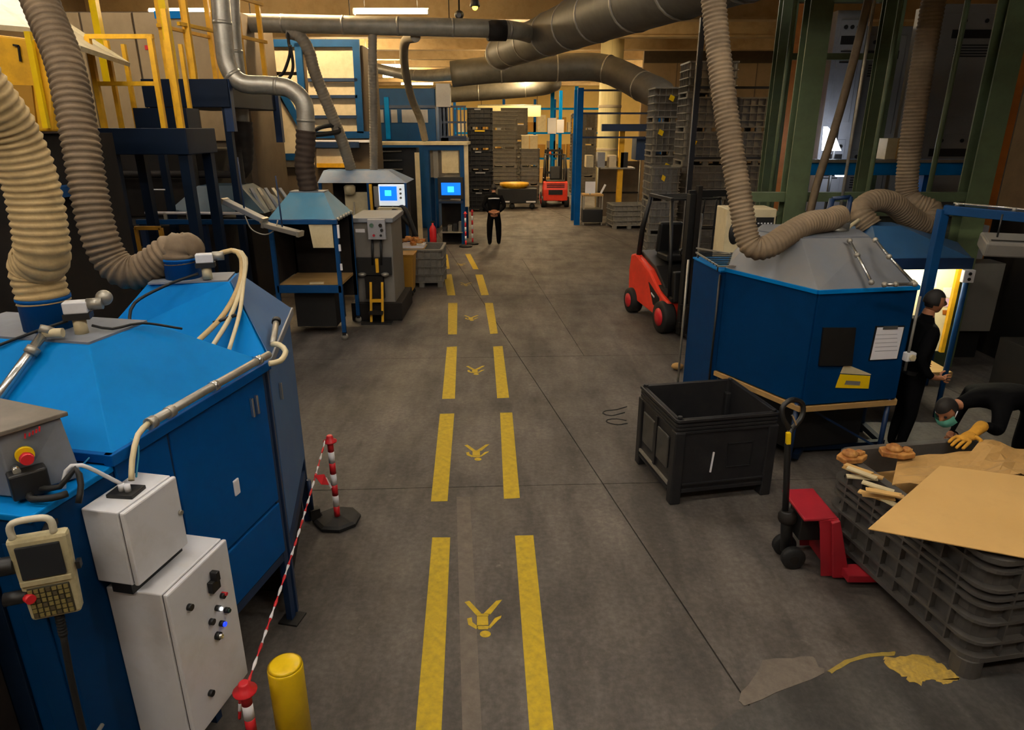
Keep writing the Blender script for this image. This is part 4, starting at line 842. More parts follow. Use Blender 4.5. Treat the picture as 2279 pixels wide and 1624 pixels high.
# dark machinery behind
dm = thing('dark_machine', 'large dark machine with shadow painted into its colour under the blue platform', 'machine', (-6.5,12,0))
MB().bx(-8.6,-4.9,11.2,14,0,1.75).build('base', M_DARK, dm, .02)  # shade of this corner is painted into the machine's dark colour
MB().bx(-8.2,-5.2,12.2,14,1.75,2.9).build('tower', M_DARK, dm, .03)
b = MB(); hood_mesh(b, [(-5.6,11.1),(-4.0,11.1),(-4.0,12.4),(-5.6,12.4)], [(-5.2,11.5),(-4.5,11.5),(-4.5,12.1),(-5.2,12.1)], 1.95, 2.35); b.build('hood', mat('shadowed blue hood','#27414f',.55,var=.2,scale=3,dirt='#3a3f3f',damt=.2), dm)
for k in range(7): MB().bar((-4.6+.12*k,11.6,2.3),(-4.35+.13*k,11.3,1.98),.05,.03).build('louvre', M_STEEL if k%2 else M_GREYB, dm)
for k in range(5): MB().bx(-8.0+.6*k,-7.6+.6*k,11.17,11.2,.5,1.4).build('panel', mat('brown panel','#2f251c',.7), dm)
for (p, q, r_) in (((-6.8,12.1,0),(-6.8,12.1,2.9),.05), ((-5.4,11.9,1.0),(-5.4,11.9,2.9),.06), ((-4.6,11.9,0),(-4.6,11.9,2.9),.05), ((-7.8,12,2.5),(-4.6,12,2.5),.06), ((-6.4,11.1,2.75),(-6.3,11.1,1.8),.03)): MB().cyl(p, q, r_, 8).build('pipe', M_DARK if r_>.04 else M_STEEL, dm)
for k in range(2): MB().cyl((-6.6+.9*k,11.0,2.33),(-6.4+.9*k,11.0,2.33),.012,6).build('bright_rod', M_PAPER, dm)
rr_ = random.Random(3)
tr_ = thing('tool_rack', 'rack of coloured tool handles behind the S shaped hose', 'rack', (-4.9,9.0,0))
MB().bx(-5.15,-4.4,9.0,9.3,0,1.35).build('stand', M_BLACK, tr_)
for k in range(8):
    x = -5.1+.09*k; MB().cyl((x,9.1,1.35),(x+rr_.uniform(-.04,.04),9.02,1.62+rr_.uniform(-.1,.12)),.025,8).build('handle', (M_REDM,M_CREAM,M_NAVY,M_YEL,M_NAVY,M_STEEL,M_BLUE_M,M_CREAM)[k], tr_)
b = MB(); b.bar((-5.2,9.4,1.2),(-5.2,9.4,1.95),.05); b.bar((-5.2,9.4,1.95),(-4.85,9.4,1.95),.05); b.bar((-4.85,9.4,1.95),(-4.85,9.4,1.2),.05); b.build('yellow_frame', M_YDARK, tr_)
# grey press with operator panel
PR = thing('grey_press', 'dark grey press with operator panel and yellow foot frame left of the walkway', 'press', (-2.45,12,0))
MB().bx(-2.8,-2.12,11.5,12.6,0,1.75).build('frame', M_GREY, PR, .015)
MB().bx(-2.84,-2.08,11.45,12.65,1.72,1.8).build('top_cap', M_GREYB, PR, .01)
MB().bx(-2.9,-2.0,11.4,12.7,0,.32).build('foot_block', M_DARK, PR, .015)
MB().bx(-2.75,-2.15,11.42,11.5,.82,1.12).build('die_block', M_BLACK, PR)
MB().bx(-2.62,-2.3,11.38,11.5,.4,.8).build('lower_tool', M_DARK, PR)
for s in (-.2,.2): MB().lathe([(.03,0),(.07,.02),(.07,.05),(.03,.07)], (-2.46+s,11.4,.8), 14).build('cup', M_STEEL, PR)
op = MB().bx(-2.5,-2.2,11.35,11.42,1.45,1.79).build('operator_panel', M_CAB, PR, .006)
for (x, z, r_, m) in ((-2.43,1.69,.035,mat('dull green','#3f5a4a',.5)), (-2.28,1.69,.03,M_DARK), (-2.26,1.61,.025,M_BLACK), (-2.4,1.52,.022,M_REDD), (-2.28,1.52,.022,M_BLACK)):
    MB().cyl((x,11.33,z),(x,11.35,z),r_,12).build('button', m, op)
MB().bx(-2.74,-2.58,11.485,11.5,1.55,1.61).build('name_plate', M_PAPER, PR)
for x in (-2.45,-2.3): MB().cyl((x,11.44,1.45),(x-.02,11.42,1.0),.02,8).build('cable', M_BLACK, PR)
MB().box((-2.38,11.36,1.0),(.05,.05,.24)).build('yellow_lever', M_YEL, PR)
for x in (-2.5,-2.3): MB().bar((x,11.3,.72),(x-.02,11.22,.02),.04,.03).build('foot_frame_bar', M_YEL, PR)
MB().bar((-2.52,11.26,.4),(-2.3,11.26,.4),.05,.05).build('foot_frame_bar', M_YEL, PR)
MB().box((-2.42,11.24,.2),(.24,.2,.05)).build('pedal', M_DARK, PR)
MB().bx(-2.68,-2.15,11.12,11.3,0,.03).build('pedal_base', M_BLACK, PR)
PR.location.y += .25; PR.location.x += .04
# machine F with lit monitor
MF = thing('monitor_station', 'machining station with blue hood and bright lit monitor', 'machine', (-3.1,15.6,0))
b = MB(); hood_mesh(b, [(-4.25,15.2),(-2.3,15.2),(-2.3,16.4),(-4.25,16.4)], [(-4.2,15.6),(-2.75,15.6),(-2.75,16.1),(-4.2,16.1)], 2.12, 2.36); b.build('hood', mat('hazy blue hood','#3c5f8c',.45,var=.12,scale=3,dirt='#6c7488',damt=.2), MF)
for x in (-4.2,-2.34,-3.15): MB().bx(x-.03,x+.03,15.2,15.26,0,2.12).build('post', M_BLUE_M, MF)
MB().bx(-4.1,-2.4,15.9,16.3,0,2.1).build('casing', M_DARK, MF)
MB().bx(-3.75,-3.2,15.5,15.56,1.2,1.9).build('cream_guard', M_CREAM, MF, .01)
MB().lathe([(.05,0),(.12,.02),(.13,.18),(.08,.22)], (-3.6,15.4,1.85), 16).build('motor', M_CREAM, MF)
MB().bx(-3.12,-3.06,15.15,15.2,1.4,2.1).build('yellow_strip', M_YEL, MF)
MB().bx(-3.02,-2.9,15.12,15.2,1.62,2.05).build('grey_post', M_GREY, MF)
mo = MB().bx(-2.9,-2.34,15.05,15.12,1.65,2.1).build('monitor_frame', M_GLOWW, MF, .01)
MB().bx(-2.87,-2.5,15.035,15.05,1.76,2.06).build('display', M_GLOWB, mo)
MB().bx(-2.76,-2.62,15.028,15.035,1.86,1.98).build('display_window', M_GLOWC, mo)
for k in range(3): MB().cyl((-2.42,15.03,1.82+.09*k),(-2.42,15.05,1.82+.09*k),.025,10).build('knob', M_GREY, mo)
MB().bx(-2.92,-2.36,14.98,15.12,1.52,1.62).build('keyboard_tray', M_CREAM, MF, .01)
for (p, q) in (((-2.9,15.2,1.45),(-2.2,15.0,1.2)), ((-2.6,15.2,1.5),(-2.1,14.9,1.0))): MB().tube(crom([p, ((p[0]+q[0])/2, 15.0, max(p[2],q[2])+.1), q],.05), .05, 8).build('black_hose', M_RUBBER, MF)
MB().bx(-2.75,-2.5,14.85,15.1,.8,1.35).build('black_box', M_BLACK, MF, .01)
MB().bx(-2.77,-2.48,14.83,15.12,1.35,1.38).build('box_lid', M_STEEL, MF)
MB().bx(-2.7,-2.55,14.9,15.05,0,.8).build('box_pedestal', M_BLACK, MF)
for k in range(9): MB().cyl((-3.9+.17*k,15.35,1.0),(-3.85+.17*k,15.35,1.5+.1*(k%3)),.02,6).build('spindle', M_STEEL, MF)
# yellow tote, grey bin, tray with castings
ty = thing('yellow_tote', 'yellow wheeled tote between the grey press and the grey bin', 'tote', (-2.16,13.6,0))
b = MB(); b.hexa([(-2.3,13.45,.12),(-2.02,13.45,.12),(-2.02,13.85,.12),(-2.3,13.85,.12),(-2.34,13.42,.85),(-1.98,13.42,.85),(-1.98,13.9,.85),(-2.34,13.9,.85)]); b.build('body', M_YDARK, ty, .02)
MB().bx(-2.36,-1.96,13.4,13.92,.83,.87).build('rim', M_YDARK, ty, .005)
for x in (-2.25,-2.07):
    MB().lathe([(.02,-.02),(.06,-.02),(.06,.02),(.02,.02)], (x,13.5,.06), 12, 'Y').build('wheel', M_RUBBER, ty)
    MB().lathe([(.02,-.02),(.06,-.02),(.06,.02),(.02,.02)], (x,13.8,.06), 12, 'Y').build('wheel', M_RUBBER, ty)
GB = make_bin('plastic_crate', 'grey plastic bin beside the walkway under the tray of castings', 1.2, 1.0, .8, M_BIN_L, .06, (.0,.25,.5,.75,1.0), 6, 5, .1, 'grey plastic bins')
GB.location = (-2.42,14.3,0); GB.scale = (.78,1,1.02)
tr2 = thing('casting_tray', 'white tray heaped with orange castings on the grey bin', 'tray', (-2.15,14.75,.82))
MB().prism(rrect(-2.4,-1.9,14.45,15.0,.05,3), .82, .87).build('pan', M_PAPER, tr2)
MB().bx(-2.42,-1.88,14.43,15.02,.80,.82).build('board', M_WOOD, tr2)
rnd = random.Random(5)
for k in range(16):
    x, y = -2.15+rnd.uniform(-.2,.2), 14.72+rnd.uniform(-.2,.2); MB().box((x,y,.9+rnd.uniform(0,.1)),(.12,.09,.06),rnd.uniform(0,3),rnd.uniform(-.4,.4)).build('casting', M_RUST if k%3 else M_ORANGE, tr2, .012)
# blue cabinet G with display
BG = thing('display_cabinet', 'blue open cabinet with cream panel and blue display screen beside the walkway', 'cabinet', (-1.85,20.6,0))
for (x, y) in ((-2.42,20.0),(-1.42,20.0),(-2.42,21.3),(-1.42,21.3)): MB().bx(x-.06,x+.06,y-.06,y+.06,0,2.8).build('post', M_BLUE_M, BG)
MB().bx(-5.6,-1.25,19.9,21.4,2.8,2.88).build('roof', M_CREAM, BG, .005)
MB().bx(-2.48,-1.36,19.95,20.05,2.66,2.8).build('top_rail', M_BLUE_M, BG)
MB().bx(-1.36,-1.24,19.95,20.03,1.1,2.8).build('cream_jamb', M_CREAM, BG)
MB().bx(-2.75,-2.62,19.9,19.98,.15,2.6).build('cream_jamb', M_CREAM, BG)
MB().bx(-2.36,-1.48,20.3,20.34,1.9,2.66).build('back_panel', M_TAN, BG)
MB().bx(-2.0,-1.52,20.0,20.03,2.04,2.66).build('cream_panel', M_CREAM, BG)
MB().bx(-2.24,-2.1,20.0,20.04,1.9,2.66).build('mirror_strip', M_GREY, BG)
db = MB().bx(-2.12,-1.4,19.85,20.05,1.33,1.93).build('display_box', M_BLACK, BG, .01)
MB().bx(-2.02,-1.47,19.835,19.85,1.44,1.78).build('display', M_GLOWB, db)
MB().bx(-1.84,-1.66,19.83,19.835,1.52,1.68).build('display_window', M_GLOWC, db)
MB().bx(-2.12,-1.42,19.9,20.4,1.2,1.26).build('desk', M_NAVY, BG)
MB().bx(-2.1,-1.44,19.9,20.5,.35,.38).build('shelf', M_STEEL, BG)
MB().bx(-2.1,-1.44,20.5,20.55,.0,1.2).build('lower_back', M_DARK, BG)
for k in range(4): MB().bx(-2.05+.16*k,-1.93+.16*k,20.05,20.3,.38,.5+.05*k).build('stored_box', M_GREY if k%2 else M_BLACK, BG)
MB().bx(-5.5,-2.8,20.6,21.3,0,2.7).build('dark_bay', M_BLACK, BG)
for k in range(5): MB().cyl((-4.5,20.5,1.6+.25*k),(-3.2,20.5,1.62+.25*k),.03,6).build('rail', M_STEEL, BG)
ex = thing('fire_extinguisher', 'red fire extinguisher standing by the blue display cabinet', 'extinguisher', (-2.28,19.6,0))
MB().lathe([(.09,0),(.1,.02),(.1,.5),(.06,.6),(.03,.63),(.03,.68)], (-2.28,19.6,0), 16).build('cylinder', M_REDM, ex)
MB().box((-2.28,19.6,.71),(.12,.04,.05)).build('valve', M_BLACK, ex)
for k, px in enumerate((1037,1052)):
    p = W(px, 549-6*k); barrier_post(('left','right')[k] + ' one of the two small red and white barrier posts beside the display cabinet', p, 'barrier posts along the walkway', 1.0)
# blue machine behind and railing
BM = thing('blue_machine', 'tall navy blue machine with pale windows behind the display cabinet', 'machine', (-3.8,24,0))
MB().bx(-4.95,-2.5,23.5,26,0,4.46).build('body', M_BLUE_M, BM, .02)
for (x0, x1) in ((-4.85,-4.2),(-3.95,-3.75),(-3.6,-2.75)): MB().bx(x0,x1,23.47,23.5,3.42,3.82).build('window', M_CAB, BM)
MB().bx(-4.95,-2.5,23.46,23.5,3.86,3.95).build('rail', M_NAVY, BM); MB().bx(-4.15,-4.0,23.45,23.5,2.9,4.2).build('rail', M_BLUE, BM)
MB().bx(-2.45,-2.0,23.4,23.8,3.9,4.6).build('grey_box', M_CAB, BM)
MB().bx(-2.4,-2.1,23.5,23.7,0,3.9).build('grey_box_post', M_NAVY, BM)
for k in range(7): MB().bx(-2.3+.12*k,-2.26+.12*k,23.5,23.54,2.95,3.9).build('railing_bar', M_NAVY, BM)
for z in (2.95,3.4,3.88): MB().bx(-2.35,-1.5,23.48,23.54,z,z+.06).build('railing', M_NAVY, BM)
MB().bx(-2.35,-1.5,23.5,24.6,2.8,2.95).build('deck', M_NAVY, BM)
MB().bx(-1.62,-1.5,23.5,23.62,0,2.8).build('post', M_NAVY, BM)
# beige enclosure with blue frame
H2 = thing('beige_enclosure', 'large beige panelled enclosure with blue frame behind the work booth', 'enclosure', (-5.1,18.3,0))
MB().bx(-6.6,-3.55,17.6,19.4,0,5.1).build('core', M_WALLD, H2)
def panel(q): MB().plate([V(x,y_,17.52) for x,y_ in q], .05).build('panel', M_TAN, H2, .006)
for q in ([(547,160),(662,160),(662,104),(547,104)], [(605,205),(605,170),(548,170),(548,205)][::-1], [(548,343),(664,343),(664,280),(612,206),(548,206)], [(668,272),(668,168),(610,168),(612,190)][::-1], [(684,174),(790,174),(786,103),(680,103)], [(686,213),(792,213),(792,184),(686,184)], [(690,258),(796,258),(794,218),(689,218)], [(696,293),(800,293),(798,262),(694,262)], [(548,372),(700,372),(700,356),(548,356)], [(704,372),(775,372),(775,330),(704,330)]): panel(q)
def fr(p, q, wd=.16, m=M_BLUE_M): MB().bar(V(*p,17.46), V(*q,17.46), wd, .08, up=(0,1,0)).build('frame_bar', m, H2)
for p, q in (((520,96),(800,96)), ((532,96),(545,160)), ((663,96),(680,296)), ((792,96),(803,296)), ((535,168),(608,168)), ((608,168),(668,276)), ((548,349),(668,349)), ((690,300),(830,300))): fr(p, q)
for y_ in (178, 215, 260): fr((686,y_), (796,y_), .07, M_NAVY)
fr((700,314),(835,314),.06,M_PAPER); fr((702,322),(800,322),.14,M_NAVY); fr((706,368),(775,368),.1,M_YEL)
# platform with yellow guard rails
PL = thing('blue_platform', 'dark blue raised platform with yellow guard rails at the upper left', 'platform', (-4.8,9.8,0))
MB().bx(-5.25,-4.12,9.0,9.9,2.93,3.25).build('deck', M_NAVYD, PL, .01)
for (x, y) in ((-5.15,9.1),(-4.22,9.1),(-5.15,9.8),(-4.22,9.8)): MB().bx(x-.06,x+.06,y-.06,y+.06,0,2.93).build('leg', M_NAVYD, PL)
def yb(p, q, wd=.05, nm='guard_rail', m=M_YEL): MB().bar(p, q, wd, wd, up=(0,1,0)).build(nm, m, PL)
fy = 9.05
for x in (-5.16,-4.4,-4.18): yb((x,fy,3.25),(x,fy,4.3 if x != -4.18 else 4.6), .06, 'guard_post')
yb((-5.18,fy,4.3),(-4.36,fy,4.3)); yb((-5.16,fy,3.77),(-4.38,fy,3.77))
for (x, y) in ((-5.16,9.45),(-5.16,9.85),(-4.4,9.45),(-4.4,9.85)): yb((x,y,3.25),(x,y,4.3), .05, 'guard_post')
yb((-5.16,fy,4.3),(-5.16,9.85,4.3)); yb((-4.4,fy,4.3),(-4.4,9.85,4.3)); yb((-5.16,fy,3.77),(-5.16,9.85,3.77))
MB().bx(-5.0,-4.3,9.5,9.88,3.25,3.5).build('step_box', M_NAVYD, PL)
UP = thing('upper_guard_rail', 'tall yellow guard rails of the upper walkway above the platform', 'railing', (-4.6,10.6,3.2))
PLs = PL; PL = UP
MB().bx(-5.6,-4.3,11.0,13.4,3.55,3.95).build('deck', M_NAVYD, UP, .01)
for x in (-5.5,-4.4): MB().bx(x-.05,x+.05,11.05,11.15,0,3.55).build('leg', M_NAVYD, UP)
for p in ((208,0,11.0),(362,0,11.0)): q = V(*p); yb((q.x+.0,q.y,3.9),(q.x,q.y,5.9), .1, 'guard_post', M_YELB)
for k, (y, x) in enumerate(((11.3,-5.3),(11.9,-5.2),(12.6,-5.1),(11.2,-4.86),(11.9,-4.72),(12.6,-4.6),(13.2,-4.45))): yb((x,y,3.95),(x,y,5.3), .07, 'guard_post')
for z in (4.7,5.3): yb((-5.3,11.2,z),(-5.1,12.7,z)); yb((-4.9,11.0,z),(-4.4,13.3,z))
for (p, q) in (((-4.35,11.1,3.2),(-4.35,11.1,3.95)), ((-4.3,13.2,3.0),(-4.3,13.2,3.9))): yb(p, q, .12, 'bracket', M_NAVY)
PL = PLs
# yellow machine head with numeral, cream covers
YC = thing('yellow_machine_head', 'yellow machine head marked 7 at the upper left corner', 'machine', (-4.6,7.2,0))
MB().bx(-5.4,-4.6,6.7,8.2,0,3.2).build('column', M_DARK, YC)
b = MB(); b.hexa([(-5.4,6.5,3.22),(-4.19,6.5,3.22),(-4.19,6.62,3.22),(-5.4,6.62,3.22),(-5.4,6.5,4.12),(-4.05,6.5,3.97),(-4.05,6.62,3.97),(-5.4,6.62,4.12)]); b.build('head', M_YEL, YC, .02)
MB().bx(-5.4,-4.55,6.62,7.4,3.2,3.9).build('rear_casing', mat('brown corrugated casing','#3a2b1f',.7,var=.25,scale=3,stretch=(8,8,1)), YC)
MB().plate([V(0,290,6.48),V(82,288,6.48),V(70,190,6.48),V(0,188,6.48)], .02).build('door_panel', M_YDARK, YC)
MB().bar(V(104,285,6.46), V(62,70,6.46), .05, .04, up=(0,1,0)).build('edge_strip', M_YELB, YC)
for (p, q) in (((29,100),(42,102)), ((41,102),(46,137))): MB().bar(V(*p,6.485), V(*q,6.485), .016, .012, up=(0,1,0)).build('numeral_stroke', M_DARK, YC)
b = MB(); b.plate([V(-60,50,7.4),V(60,60,7.4),V(180,102,7.4),V(290,140,9.4),V(60,-10,9.4),V(-60,-30,9.4)], .05); b.build('cream_cover', M_CREAM, YC)
MB().bx(-4.7,-4.45,6.6,7.6,2.6,2.7).build('blue_ledge', M_BLUE_M, YC)
TW = thing('beige_panel_wall', 'tall beige machine enclosure behind the yellow guard rails', 'enclosure', (-7,15,0))
MB().bx(-9.4,-5.3,14.6,16.5,0,5.38).build('core', M_WALLD, TW)
for k in range(4): MB().bx(-9.38+1.02*k,-8.4+1.02*k,14.55,14.6,3.0,5.36).build('panel', mat('warm beige panel','#a08a66',.6,var=.08,scale=2,dirt='#86704f',damt=.15), TW, .01)
MB().bx(-7.2,-7.12,14.53,14.55,4.7,4.78).build('red_mark', M_REDM, TW)
MB().bx(-6.9,-6.3,14.5,14.55,5.25,5.38).build('blue_mark', M_BLUE, TW)
# ------------------------------------------------------------------ forklifts
def make_forklift(label):
    t = thing('forklift', label, 'forklift', (0,0,0), 0, 'red forklifts', local=True)
    def ex(name, prof, x0, x1, m, bv=.02, par=None): b = MB(); k = len(prof); b._add([(x0,y,z) for y,z in prof]+[(x1,y,z) for y,z in prof], [tuple(range(k)), tuple(range(2*k-1,k-1,-1))]+[(i,(i+1)%k,(i+1)%k+k,i+k) for i in range(k)]); return b.build(name, m, par or t, bv)
    ex('body', [(-1.08,.28),(-1.12,.75),(-1.05,1.05),(-.85,1.1),(-.2,.92),(.35,.62),(.62,.55),(.66,.25),(.3,.2)], -.52, .52, M_RED, .03)
    ex('battery_cover', [(-.95,1.09),(-.85,1.16),(-.15,1.0),(.3,.7),(.28,.64),(-.2,.93)], -.42, .42, M_BLACK, .02)
    ex('floor_plate', [(.1,.7),(.1,.74),(.7,.62),(.7,.55)], -.48, .48, M_DARK, .01)
    ex('front_cowl', [(.5,.55),(.58,1.05),(.68,1.05),(.72,.55)], -.45, .45, M_BLACK, .02)
    for s in (-1, 1):
        lp = ex('side_inset', [(-.15,.72),(.32,.55),(.4,.35),(.1,.38)], s*.52-.01, s*.52+.012, M_BLACK, 0)
        MB().bar((s*.533,.0,.56),(s*.533,.14,.52),.03,.006,up=(s,0,0)).build('logo_stroke', M_PAPER, lp)
        for (y, r_, nm) in ((.52,.27,'front_wheel'),(-.86,.23,'rear_wheel')):
            w_ = MB().lathe([(r_*.55,-.1),(r_*.95,-.1),(r_,-.07),(r_,.07),(r_*.95,.1),(r_*.55,.1)], (s*.5,y,r_), 24, 'X').build(nm, M_RUBBER, t)
            MB().lathe([(r_*.3,-.02),(r_*.56,-.015),(r_*.56,.015),(r_*.2,.03)], (s*.6,y,r_), 18, 'X').build('rim', M_REDM, w_)
        MB().tube([(s*.46,-.82,1.08),(s*.46,-.72,1.6),(s*.42,-.55,2.14)], [.05,.05,.04], 8).build('rear_pillar', M_BLACK, t)
        MB().tube([(s*.47,.58,.62),(s*.46,.5,1.3),(s*.42,.3,2.14)], .03, 8).build('front_pillar', M_BLACK, t)
        MB().bar((s*.42,-.57,2.16),(s*.42,.32,2.16),.05,.05).build('roof_rail', M_BLACK, t)
        MB().bx(s*.36-.05,s*.36+.05,.8,.92,.06,2.3).build('mast_rail', M_BLACK, t, .006)
        MB().bx(s*.26-.035,s*.26+.035,.84,.94,.1,2.42).build('inner_mast', M_DARK, t)
        MB().cyl((s*.18,.86,.15),(s*.18,.86,2.0),.03,10).build('lift_cylinder', M_STEEL, t)
        MB().tube(crom([(s*.1,.8,2.2),(s*.12,.74,1.5),(s*.1,.76,.9),(s*.14,.82,.6)],.05), .014, 6).build('hydraulic_hose', M_RUBBER, t)
        b = MB(); b.bx(s*.3-.05,s*.3+.05,.95,1.0,.06,.55); b.bx(s*.3-.05,s*.3+.05,.95,2.0,.06,.1); b.build('fork', M_DARK, t, .006)
    for k in range(5): MB().bar((-.42,-.5+.2*k,2.16),(.42,-.5+.2*k,2.16),.03,.03).build('roof_bar', M_BLACK, t)
    for z in (.35,1.3,2.25): MB().bx(-.4,.4,.8,.86,z,z+.1).build('mast_crossbar', M_BLACK, t)
    b = MB(); b.bx(-.45,.45,.93,.97,.2,.28); b.bx(-.45,.45,.93,.97,.5,.58); b.build('carriage', M_DARK, t)
    b = MB(); b.box((0,-.35,1.12),(.46,.46,.12)); b.build('seat', M_BLACK, t, .03)
    b = MB(); b.box((0,-.6,1.42),(.44,.12,.55),0,-.15); b.build('seat_back', M_BLACK, t, .04)
    b = MB(); b.tube([Vector((.15*math.cos(a*PI/9), .22+.08*math.sin(a*PI/9), 1.3+.12*math.sin(a*PI/9))) for a in range(19)], .014, 6); b.build('steering_wheel', M_BLACK, t)
    MB().cyl((0,.5,.95),(0,.24,1.29),.03,8).build('steering_column', M_BLACK, t)
    bc = MB().lathe([(.05,2.18),(.05,2.2),(.045,2.26),(.02,2.29)], (-.2,.0,0), 12).build('beacon', mat('orange beacon','#e0611c',.3), t)
    ex('counterweight_grille', [(-1.13,.55),(-1.13,.75),(-1.1,.75),(-1.1,.55)], -.3, .3, M_BLACK, 0)
    for z in (.86,.93,1.0): MB().bx(-.38,.38,-1.125,-1.1,z-.012,z+.012).build('vent_slot', M_BLACK, t)
    return t
FK = make_forklift('red and black forklift parked right of the aisle before the bin stacks')
FK.location = (2.93,11.53,0); FK.rotation_euler = (0,0,math.radians(192))
MB().box((-.28,-.1,1.12),(.16,.3,.18)).build('parcel', M_CARD, FK, .01)
MB().tube(crom([(-.45,-.78,1.25),(-.52,-.8,1.24),(-.5,-.9,1.23)],.03), .012, 6).build('white_band', M_PAPER, FK)
FK2 = copy_tree(FK, (1.87,30.9,0), 0.0, 'red forklift seen from behind at the far end of the aisle', 'red forklifts')
# ------------------------------------------------------------------ bin stacks
def tagplate(par, x, z, m): MB().box((x,-.012,z),(.14,.01,.12),0,0,.4).build('label_tag', m, par)
def stack(proto, x, y, n, rz, lab, grp, h=.8, sc=None, tags=()):
    names = ['bottom','second','third','fourth','fifth','sixth','seventh']
    for k in range(n):
        c = copy_tree(proto, (x,y,k*h), rz, lab % (names[k] if k < n-1 else 'top'), grp, sc)
        if k in tags: tagplate(c, .25 if k % 2 else .5, .55, M_YELB)
stack(GB, 4.2, 17.4, 6, .0, '%s grey bin of the tall stack right behind the thin black pole', 'grey bins in tall stacks', .79, (1,1,1), (1,3))
stack(GB, 3.72, 18.9, 5, .0, '%s grey bin of the tall stack left of the thin black pole', 'grey bins in tall stacks', .85, (.9,1,1.07), (2,3,4))
stack(GB, 3.3, 16.6, 3, .0, '%s grey bin of the low stack behind the parked forklift', 'grey bins in tall stacks', .79, (.6,1,1), (2,))
stack(GB, 5.5, 17.6, 5, .0, '%s grey bin of the stack half hidden by the ribbed hose', 'grey bins in tall stacks', .79, (1,1,1), ())
copy_tree(GB, (3.42,23.2,0), .12, 'lone grey bin on the floor below the brown panel', 'grey plastic bins', (1,1,1))
stack(GB, -.95, 31.5, 5, 0, '%s grey bin of the far stack right of the dark crates', 'far grey bins', .79, (1,1,1))
stack(GB, .35, 31.6, 3, 0, '%s grey bin of the far stack under the cream carton', 'far grey bins', .79, (.75,1,1))
stack(GB, 3.1, 37, 5, 0, '%s grey bin of the far stack behind the blue rack post', 'far grey bins', .79, (1.1,1,1))
stack(GB, -.6, 38, 5, 0, '%s grey bin of the rearmost stack at the end of the aisle', 'far grey bins', .85, (1.2,1,1.07))
DC = make_bin('plastic_crate', 'x', 1.0, 1.0, .8, M_BIN_D, .05, (.0,.25,.5,.75,1.0), 5, 5, .1, 'dark crates in the stack')
DCs = [DC] + [copy_tree(DC, (0,0,0)) for k in range(4)]
for k, o in enumerate(DCs):
    o.location = (-1.78,28.3,.8*k); o['label'] = '%s black crate of the tall dark stack beyond the walking person' % ('bottom','second','third','fourth','top')[k]
    MB().bx(.3,.7 if k%2 else .55,-.012,0,.72,.77).build('label_strip', (M_YELB if k == 3 else M_CAB), o)
ct = thing('carton', 'cream carton on the far stack of grey bins beside the forklift', 'box', (.8,32,2.37))
MB().bx(.42,1.15,31.7,32.4,2.37,2.95).build('body', M_CREAM, ct, .01); MB().bx(.76,.8,31.695,31.7,2.37,2.95).build('tape', M_CARD, ct)
yt = thing('yellow_container', 'low dark trolley with round yellow container left of the far forklift', 'container', (0.3,29.5,0))
MB().bx(-.6,1.05,29.2,30.2,.25,.85).build('trolley', M_BLACK, yt, .02)
MB().lathe([(.5,.85),(.62,.95),(.62,1.05),(.55,1.06),(.5,.98)], (.1,29.7,0), 24).build('round_tub', M_YEL, yt)
for x in (-.45,.0,.85): MB().lathe([(.03,-.04),(.12,-.04),(.12,.04),(.03,.04)], (x,29.3,.12), 12, 'Y').build('wheel', M_RUBBER, yt)
MB().bx(-.5,-.1,29.19,29.2,.28,.34).build('white_strip', M_PAPER, yt); MB().bx(.6,1.0,29.19,29.2,.28,.34).build('white_strip', M_PAPER, yt)
# ------------------------------------------------------------------ blue rack frame, panel, column
RK = thing('blue_rack', 'blue steel rack frame with thin rails right of the aisle', 'rack', (3.7,24.3,0))
for (x, y) in ((2.3,24.3),(5.2,24.3),(2.3,25.6),(5.2,25.6)): MB().bx(x-.1,x+.1,y-.06,y+.06,0,4.52).build('post', M_BLUE_D, RK)
for z in (4.44,3.72,2.95): MB().bx(2.3,5.2,24.26,24.32,z-.03,z+.03).build('rail', M_NAVY, RK)
MB().bx(3.05,5.2,24.2,24.4,3.15,3.38).build('beam', M_NAVY, RK)
MB().bx(4.3,5.15,24.5,25.4,2.2,2.95).build('navy_box', M_NAVY, RK)
MB().bx(3.72,3.9,24.6,24.8,0,3.3).build('yellow_post', M_YEL, RK)
MB().bx(3.1,4.3,24.5,25.5,1.9,1.95).build('shelf', M_STEEL, RK)
for k in range(4): MB().bx(2.6+.4*k,2.85+.4*k,24.6,25.2,1.95,2.35+.1*(k%2)).build('stored_box', (M_CREAM,M_CAB,M_TAN,M_BLACK)[k], RK)
bp = thing('brown_panel', 'brown metal panel screen standing behind the lone grey bin', 'panel', (3.9,26,0))
MB().bx(3.2,4.75,26.0,26.06,.1,2.1).build('sheet', M_WALLD, bp); MB().bx(3.2,4.75,25.98,26.0,.95,1.0).build('seam', M_DARK, bp)
for x in (3.2,4.0,4.75): MB().cyl((x,26,0),(x,26,2.2),.03,8).build('post', M_STEEL, bp)
mt_ = thing('work_trolley', 'small dark trolley with papers inside the blue rack', 'trolley', (2.9,24.6,0))
MB().bx(2.5,3.2,24.2,24.9,1.0,1.06).build('top', M_WOOD, mt_); MB().bx(2.5,3.2,24.2,24.9,.1,.55).build('box', M_BLACK, mt_, .02)
for (x,y) in ((2.53,24.23),(3.17,24.23),(2.53,24.87),(3.17,24.87)): MB().bx(x-.02,x+.02,y-.02,y+.02,0,1.0).build('leg', M_STEEL, mt_)
MB().bx(2.55,2.9,24.18,24.2,1.1,1.5).build('paper', M_PAPER, mt_); MB().bx(2.7,2.75,24.2,24.22,1.06,1.5).build('paper_stand', M_STEEL, mt_)
